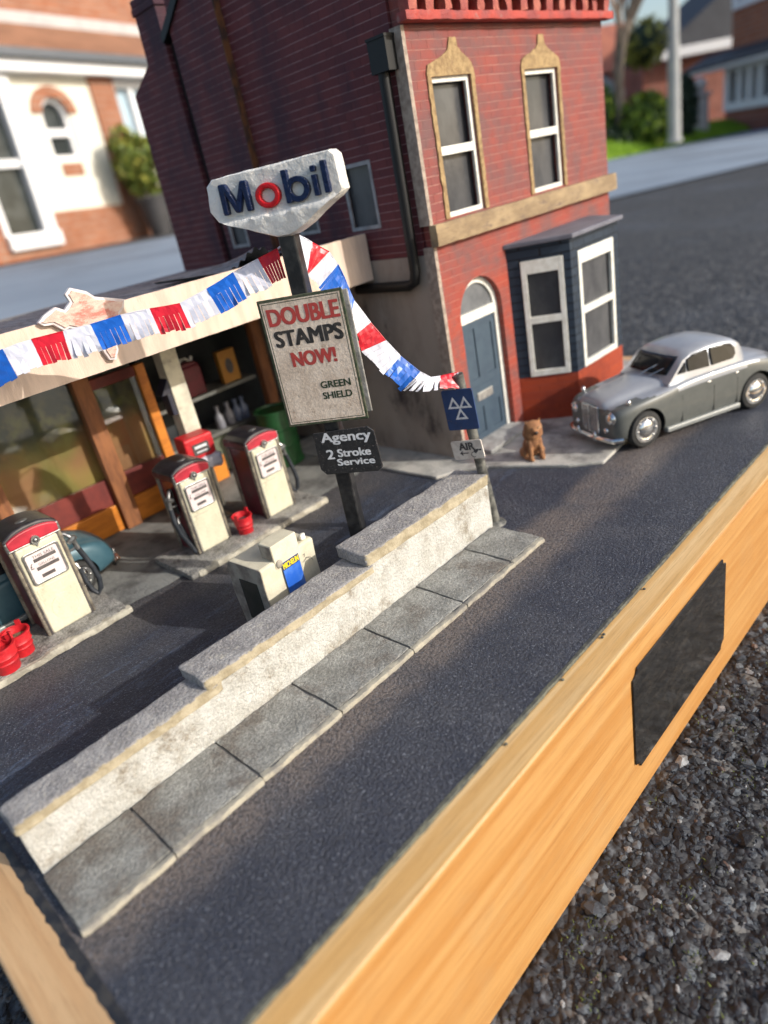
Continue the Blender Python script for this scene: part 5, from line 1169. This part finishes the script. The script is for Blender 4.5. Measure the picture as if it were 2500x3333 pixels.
# ================================================================= REAL STREET BEHIND
def basis(P0, ex, ez=None):
    ex = Vector(ex).normalized(); n = Vector((0, 0, 1)).cross(ex).normalized(); ez = ex.cross(n).normalized()
    return Matrix(((ex.x, n.x, ez.x, P0[0]), (ex.y, n.y, ez.y, P0[1]), (ex.z, n.z, ez.z, P0[2]), (0, 0, 0, 1)))
BR_ST = brick('street brick', 'xz', (.36, .13, .06), (.30, .105, .05), (.34, .26, .20), 22, 7.5, 1.0, (.26, .11, .06), gsc=.02)
BR_SH = brick('street brick plum', 'xz', (.34, .105, .065), (.28, .085, .055), (.30, .2, .17), 22, 7.5, .9, (.18, .07, .05), gsc=.02)
MAT_RENDW = M('cream render', (.80, .77, .66), (.74, .71, .60), .03, .9)
MAT_UPVC = M('white plastic frame', (.80, .80, .80), (.76, .76, .77), .1, .35)
MAT_TILE = M('brown roof tile', (.30, .145, .08), (.23, .11, .06), .04, .85, bump=1, bsc=.12)
MAT_SLATE = M('dark slate', (.05, .053, .062), (.036, .038, .047), .05, .7)
MAT_WGLASS = M('house glass', (.03, .036, .036), (.06, .068, .068), .05, .12, spec=.3)
MAT_LEADF = M('lead flashing', (.50, .48, .46), (.42, .40, .39), .05, .8)
MAT_GUT = M('grey gutter', (.10, .11, .125), (.09, .10, .11), .1, .4)
L = thing('rendered_house', 'cream and brick house with an arched window and brown tiled roof', 'house', mat=basis((293, 853, 9), (.982, .1846, -.0391)))
WX = (103, 141, 101, 150)
m = MB(); holes_wall(m, 73, 179, 47, 187, [(103, 141, 101, 187)], 0, 30); m.build('render_wall', MAT_RENDW, L)
m = MB(); m.prism([(103, 187), (103, 150)] + circ(122, 150, 19, 17, 12, pi, pi / 2)[1:] + [(122, 187)], XZ, 0, 30); m.prism([(141, 150), (141, 187), (122, 187)] + circ(122, 150, 19, 17, 12, pi / 2, 0)[:-1], XZ, 0, 30); m.build('arch_wall', MAT_RENDW, L)
m = MB(); m.ring(circ(122, 150, 30, 28, 20, 0, pi) + [(92, 146), (106, 146)][:0], circ(122, 150, 17, 17, 20, 0, pi), XZ, -3, -.2) if False else None
P = circ(122, 149, 30, 28, 20, 0, pi) + circ(122, 149, 17, 17, 20, pi, 0); m.prism(P, XZ, -3, -.1); m.build('brick_arch', BR_ST, L)
m = MB(); m.ring([(103, 101), (141, 101)] + circ(122, 150, 19, 17, 14, 0, pi), [(108, 106), (136, 106)] + circ(122, 146, 14, 16, 14, 0, pi), XZ, 4, 10); m.box(108, 136, 4, 10, 126, 134); wf = m.build('arched_window', MAT_UPVC, L)
m = MB(); m.box(106, 138, 11, 12, 104, 164); m.build('pane', MAT_WGLASS, wf)
m = MB(); m.box(109, 137, -2, -.1, 84, 97); m.build('brick_sill', BR_ST, L)
m = MB(); holes_wall(m, -260, 330, -25, 46.9, [(8, 73, 12, 46.9)], -4, 30); m.build('plinth', BR_ST, L)
m = MB(); m.box(8, 73, 8, 30, 12, 187); m.build('door_void', MAT_WGLASS, L)
m = MB(); m.box(179, 214, -4, 30, 47, 187); m.build('brick_pier', BR_ST, L)
m = MB(); m.box(268, 330, -2, 30, 47, 187); m.build('brick_wall', BR_ST, L)
m = MB(); m.box(-260, 8, 0, 30, 47, 187); m.build('brick_wall', BR_ST, L)
m = MB(); m.ring([(214, 86), (268, 86), (268, 187), (214, 187)], [(219, 91), (263, 91), (263, 178), (219, 178)], XZ, 2, 9); m.box(240, 246, 2, 9, 91, 178); bw = m.build('side_window', MAT_UPVC, L)
m = MB(); m.box(218, 264, 10, 11, 90, 180); m.build('pane', M('pane with painted reflection', (.45, .58, .66), (.40, .52, .60), .1, .15), bw)  # sky reflection painted as the pane's pale blue base colour
m = MB(); m.box(214, 268, 0, 30, 47, 86); m.build('wall_panel', MAT_RENDW, L)
m = MB(); m.ring([(8, 14), (73, 14), (73, 187), (8, 187)], [(14, 28), (58, 28), (58, 178), (14, 178)], XZ, -7, 4); m.box(8, 73, -12, 4, 12, 27); dw = m.build('patio_door', MAT_UPVC, L)
m = MB(); m.box(13, 59, 5, 7, 26, 180); m.build('pane', MAT_WGLASS, dw)
m = MB(); m.box(14, 58, -2, 0, 96, 104); m.build('door_bar', MAT_UPVC, dw)
m = MB(); m.box(-260, 330, -18, 0, 187, 200); m.build('fascia_board', MAT_UPVC, L)
m = MB(); m.box(-260, 330, -26, -16, 199, 207); m.build('gutter', MAT_GUT, L)
m = MB(); m.prism([(-24, 206), (44, 252), (44, 247), (-20, 200)], lambda a, c, d: Vector((d, a, c)), -260, 330); m.build('roof', MAT_TILE, L)
m = MB(); m.box(-260, 330, 40, 46, 248, 262); m.build('flashing', MAT_LEADF, L)
m = MB(); m.box(-260, 330, 44, 300, -25, 420); m.build('upper_wall', BR_ST, L)
def leafcloud(mb, c, r, n, size, R, hole=.25):
    for i in range(n):
        while True:
            p = Vector((R.uniform(-1, 1), R.uniform(-1, 1), R.uniform(-1, 1)))
            if p.length < 1 and noise.noise(p * 2.2 + Vector((c[0], c[1], 0))) > -hole and R.random() < .25 + p.length: break
        q = Vector(c) + Vector((p.x * r[0], p.y * r[1], p.z * r[2])); a = Vector((R.gauss(0, 1), R.gauss(0, 1), R.gauss(0, 1))).normalized(); b_ = a.orthogonal().normalized(); d = a.cross(b_)
        s = size * R.uniform(.6, 1.3)
        mb.add([q - b_ * s * .5, q + d * s, q + b_ * s * .5, q - d * s * .6], [(0, 1, 2, 3)], R.choice((0, 0, 1)))
LF1 = M('mid green leaf', (.15, .20, .03), (.09, .13, .02), .2, .6); LF2 = M('yellow green leaf', (.38, .36, .06), (.26, .26, .04), .2, .6)
DK1 = M('hedge leaf', (.11, .18, .022), (.06, .11, .016), .1, .7); DK2 = M('hedge tip', (.30, .40, .03), (.20, .28, .025), .1, .7); BK1 = M('dark leaf', (.012, .03, .014), (.02, .04, .02), .1, .7)
Li = L.matrix_world if False else basis((293, 853, 9), (.982, .1846, -.0391))
def lw(x, y, z): return Li @ Vector((x, y, z))
R = random.Random(4)
sp = thing('potted_shrub', 'yellowish green shrub in a dark pot against the cream house', 'plant', lw(196, -40, 3))
m = MB(); m.lathe([(13, 0), (19, 42), (21, 42), (21, 46), (18, 46), (17, 40)], (0, 0, 0), seg=24); m.build('pot', M('dark pot', (.05, .048, .05), (.035, .034, .036), .1, .6), sp, smooth=True)
m = MB(); m.tube([(0, 0, 38), (2, 0, 62), (-3, 2, 85)], 2, 8); m.tube([(0, 0, 45), (10, 0, 70)], 1.5, 6); m.build('stem', M('brown stem', (.14, .09, .05), (.09, .06, .035), .3, .8), sp, smooth=True)
m = MB(); leafcloud(m, (4, 0, 80), (40, 32, 36), 1500, 5.5, R); leafcloud(m, (-14, 0, 105), (20, 20, 22), 350, 5.5, R); m.build('foliage', [LF1, LF2], sp)
tr = thing('planter_trough', 'pale cream planter trough standing right of the dark pot', 'planter', lw(238, -36, 3))
m = MB(); m.box(-22, 22, -12, 12, 18, 40); m.build('trough', MAT_RENDW, tr, bevel=2)
m = MB(); m.box(-20, -14, -10, 10, 0, 18); m.box(14, 20, -10, 10, 0, 18); m.build('feet', MAT_LEADF, tr)
m = MB(); leafcloud(m, (0, 0, 46), (22, 11, 12), 260, 4.5, R); m.build('foliage', [LF1, LF2], tr)

# right hand brick house
Hh = thing('brick_house', 'red brick house with wide white window under a dark porch roof', 'house', mat=basis((1392, 435, -34), (-.6538, -.7564, -.0199)))
m = MB(); holes_wall(m, -86, 420, -60, 112, [(-82, 62, 38, 104), (200, 330, 38, 104)], 0, 30); m.box(-174, -86.1, 90, 112, -60, 112); m.build('front_wall', BR_SH, Hh)
for x0, x1 in ((200, 330), (-82, 62)):
    m = MB(); m.ring([(x0, 38), (x1, 38), (x1, 104), (x0, 104)], [(x0 + 14, 50), (x1 - 8, 50), (x1 - 8, 97), (x0 + 14, 97)], XZ, -6, 4)
    for k in range(1, 4):
        xx = x0 + 14 + (x1 - x0 - 22) * k / 4; m.box(xx - 6, xx + 6, -6, 4, 50, 97)
    bw = m.build('wide_window', MAT_UPVC, Hh)
    m = MB(); m.box(x0 + 2, x1 - 2, 5, 7, 40, 102); m.build('pane', MAT_WGLASS, bw)
m = MB(); m.box(-174, 420, -34, -28, 104, 114); m.box(-174, 420, -28, 0, 104, 108); m.build('porch_fascia', MAT_UPVC, Hh)
m = MB(); m.prism([(-36, 113), (12, 131), (12, 126), (-36, 109)], lambda a, c, d: Vector((d, a, c)), -176, 420); m.build('porch_roof', MAT_SLATE, Hh)
m = MB(); holes_wall(m, -92, 420, 112.1, 330, [(-88, 60, 186, 280)], 12.1, 60); m.box(-93, -92.1, 12.1, 330, -60, 330); m.build('upper_wall', brick('street brick orange', 'xz', (.44, .15, .065), (.36, .12, .055), (.36, .25, .2), 22, 7.5, .9, (.24, .09, .05), gsc=.02), Hh)
m = MB(); m.ring([(-88, 186), (60, 186), (60, 280), (-88, 280)], [(-80, 194), (52, 194), (52, 272), (-80, 272)], XZ, 8, 18); uw = m.build('upper_window', MAT_UPVC, Hh)
m = MB(); m.box(-84, 56, 19, 21, 190, 276); m.build('pane', M('white blind', (.7, .7, .72), (.66, .66, .68), .1, .5), uw)
m = MB(); m.box(-188, -175, 84, 96, -60, 112); m.build('porch_pier', BR_SH, Hh)
# slate roofed neighbour further back
N = thing('slate_roof_house', 'brick house with steep dark slate roof behind the lamp post', 'house', mat=basis((1700, 745, -70), (.72, -.69, -.02)))
m = MB(); m.box(-20, 330, 0, 260, 0, 205); m.build('wall', BR_SH, N)
m = MB(); m.prism([(40, 206), (345, 206), (345, 430), (205, 340), (40, 236)], XZ, -24, 280); m.build('roof', MAT_SLATE, N)
m = MB(); m.box(-45, 345, -34, -24.1, 196, 214); m.build('gutter', MAT_UPVC, N)
N = thing('far_house', 'far brick house with red tiled roof behind the bare tree', 'house', mat=basis((1880, 1020, -60), (.85, -.52, -.02)))
m = MB(); m.box(-260, 190, 0, 200, 0, 215); m.build('wall', BR_SH, N)
m = MB(); m.prism([(-20, 210), (100, 330), (110, 330), (230, 210)], lambda a, c, d: Vector((d, a, c)), -275, 205); m.build('roof', M('red tile', (.36, .12, .07), (.28, .09, .06), .03, .8), N)
S_ = thing('garden_shed', 'small grey blue roofed outbuilding with white door beside the hedge', 'shed', mat=basis((1120, 560, -35), (.8, -.6, 0)))
m = MB(); m.box(-70, 20, 0, 80, 0, 95); m.build('wall', MAT_UPVC, S_)
m = MB(); m.prism([(-85, 90), (30, 90), (30, 100), (-25, 140), (-85, 140)], XZ, -10, 90); m.build('roof', M('blue grey sheet', (.18, .22, .26), (.15, .19, .23), .05, .6), S_)
m = MB(); m.box(-10, 10, -3, -.1, 0, 80); m.build('door', MAT_LEADF, S_)
def tz(x, y): return terrain(x, y)
LPX, LPY = 989, 398
lp = thing('lamp_post', 'pale grey street lamp post on the grass verge', 'lamp post', (LPX, LPY, tz(LPX, LPY) + 6))
m = MB(); m.cyl((0, 0, 0), (0, 0, 110), 8, 7, 20); m.cyl((0, 0, 110), (0, 0, 520), 6, 4.5, 16); m.lathe([(10, 0), (10, 4), (8, 5)], seg=20); m.build('column', M('galvanised grey', (.42, .42, .40), (.36, .36, .35), .05, .6), lp, smooth=True)
m = MB(); m.tube([(0, 0, 518), (0, -20, 535), (0, -60, 540)], 4, 10); m.box(-10, 10, -110, -58, 534, 546); m.build('lamp_head', MAT_GUT, lp)
# bare tree
def tree():
    R = random.Random(21); x, y = 985, 462
    t = thing('bare_tree', 'leafless forked tree between the model house and the lamp post', 'tree', (x, y, tz(x, y)))
    m = MB(); tw = MB()
    def grow(p, d, ln, r, k):
        pts = [p]; q = p; dd = d.copy()
        for i in range(4):
            dd = (dd + Vector((R.gauss(0, .10), R.gauss(0, .10), R.gauss(.02, .06)))).normalized(); q = q + dd * ln / 4; pts.append(q)
        (m if k < 3 else tw).tube(pts, r, 8 if k < 3 else 4, radii=[r * (1 - .12 * i) for i in range(5)])
        if k >= 6: return
        for j in range(3):
            a = R.uniform(0, 6.28); s = R.uniform(.25, .60); nd = (dd + Vector((cos(a) * s, sin(a) * s, R.uniform(-.05, .25)))).normalized()
            grow(pts[R.choice((3, 4, 4))], nd, ln * R.uniform(.68, .9), max(.5, r * .58), k + 1)
    grow(Vector((0, 0, -3)), Vector((.03, 0, 1)), 90, 10, 0)
    mt = M('pale bark', (.30, .23, .175), (.20, .15, .115), .1, .9, bump=.4, bsc=.5)
    m.build('trunk', mt, t, smooth=True); tw.build('crown', M('twig', (.36, .25, .20), (.27, .19, .155), .1, .9), t)
tree()
def bush(name, label, x, y, r, n, size, mats, cat='hedge', seed=1, zc=None):
    R = random.Random(seed); t = thing(name, label, cat, (x, y, tz(x, y)))
    m = MB(); m.tube([(0, 0, -2), (0, 0, r[2])], 3, 6); m.build('stem', M('brown stem', (.14, .09, .05), (.09, .06, .035), .3, .8), t)
    m = MB(); leafcloud(m, (0, 0, zc or r[2]), r, n, size, R, .4); m.ball((0, 0, zc or r[2]), tuple(a * .8 for a in r), 14, 2); m.build('foliage', list(mats) + [BK1], t)
bush('hedge', 'bright green clipped bush left of the lamp post', 1010, 448, (44, 34, 36), 1800, 6, (DK1, DK2), seed=1)
bush('hedge', 'low green bush directly behind the front corner of the model house', 985, 500, (30, 28, 46), 1300, 6, (DK1, DK2), seed=2)
bush('hedge', 'dark leaved bush at the foot of the bare tree', 968, 470, (40, 26, 18), 900, 6, (BK1, DK1), seed=3)
bush('conifer', 'narrow dark evergreen right of the lamp post', 1150, 452, (24, 20, 46), 1200, 6, (BK1, BK1), 'tree', seed=4)
bush('olive_tree', 'yellow green tree crown behind the bare tree', 1400, 620, (40, 40, 40), 420, 9, (LF2, LF2), 'tree', seed=6, zc=165)
gp = thing('gate_pillar', 'pale stone gate pillar beside the dark evergreen', 'pillar', (1235, 462, tz(1235, 462)))
m = MB(); m.box(-11, 11, -11, 11, 0, 60); m.box(-14, 14, -14, 14, 60, 66); m.build('pier', MAT_LEADF, gp, bevel=1.5)
m = MB(); m.ball((0, 0, 76), 11, 14); m.build('ball_finial', MAT_LEADF, gp, smooth=True)
bpy.context.view_layer.update()
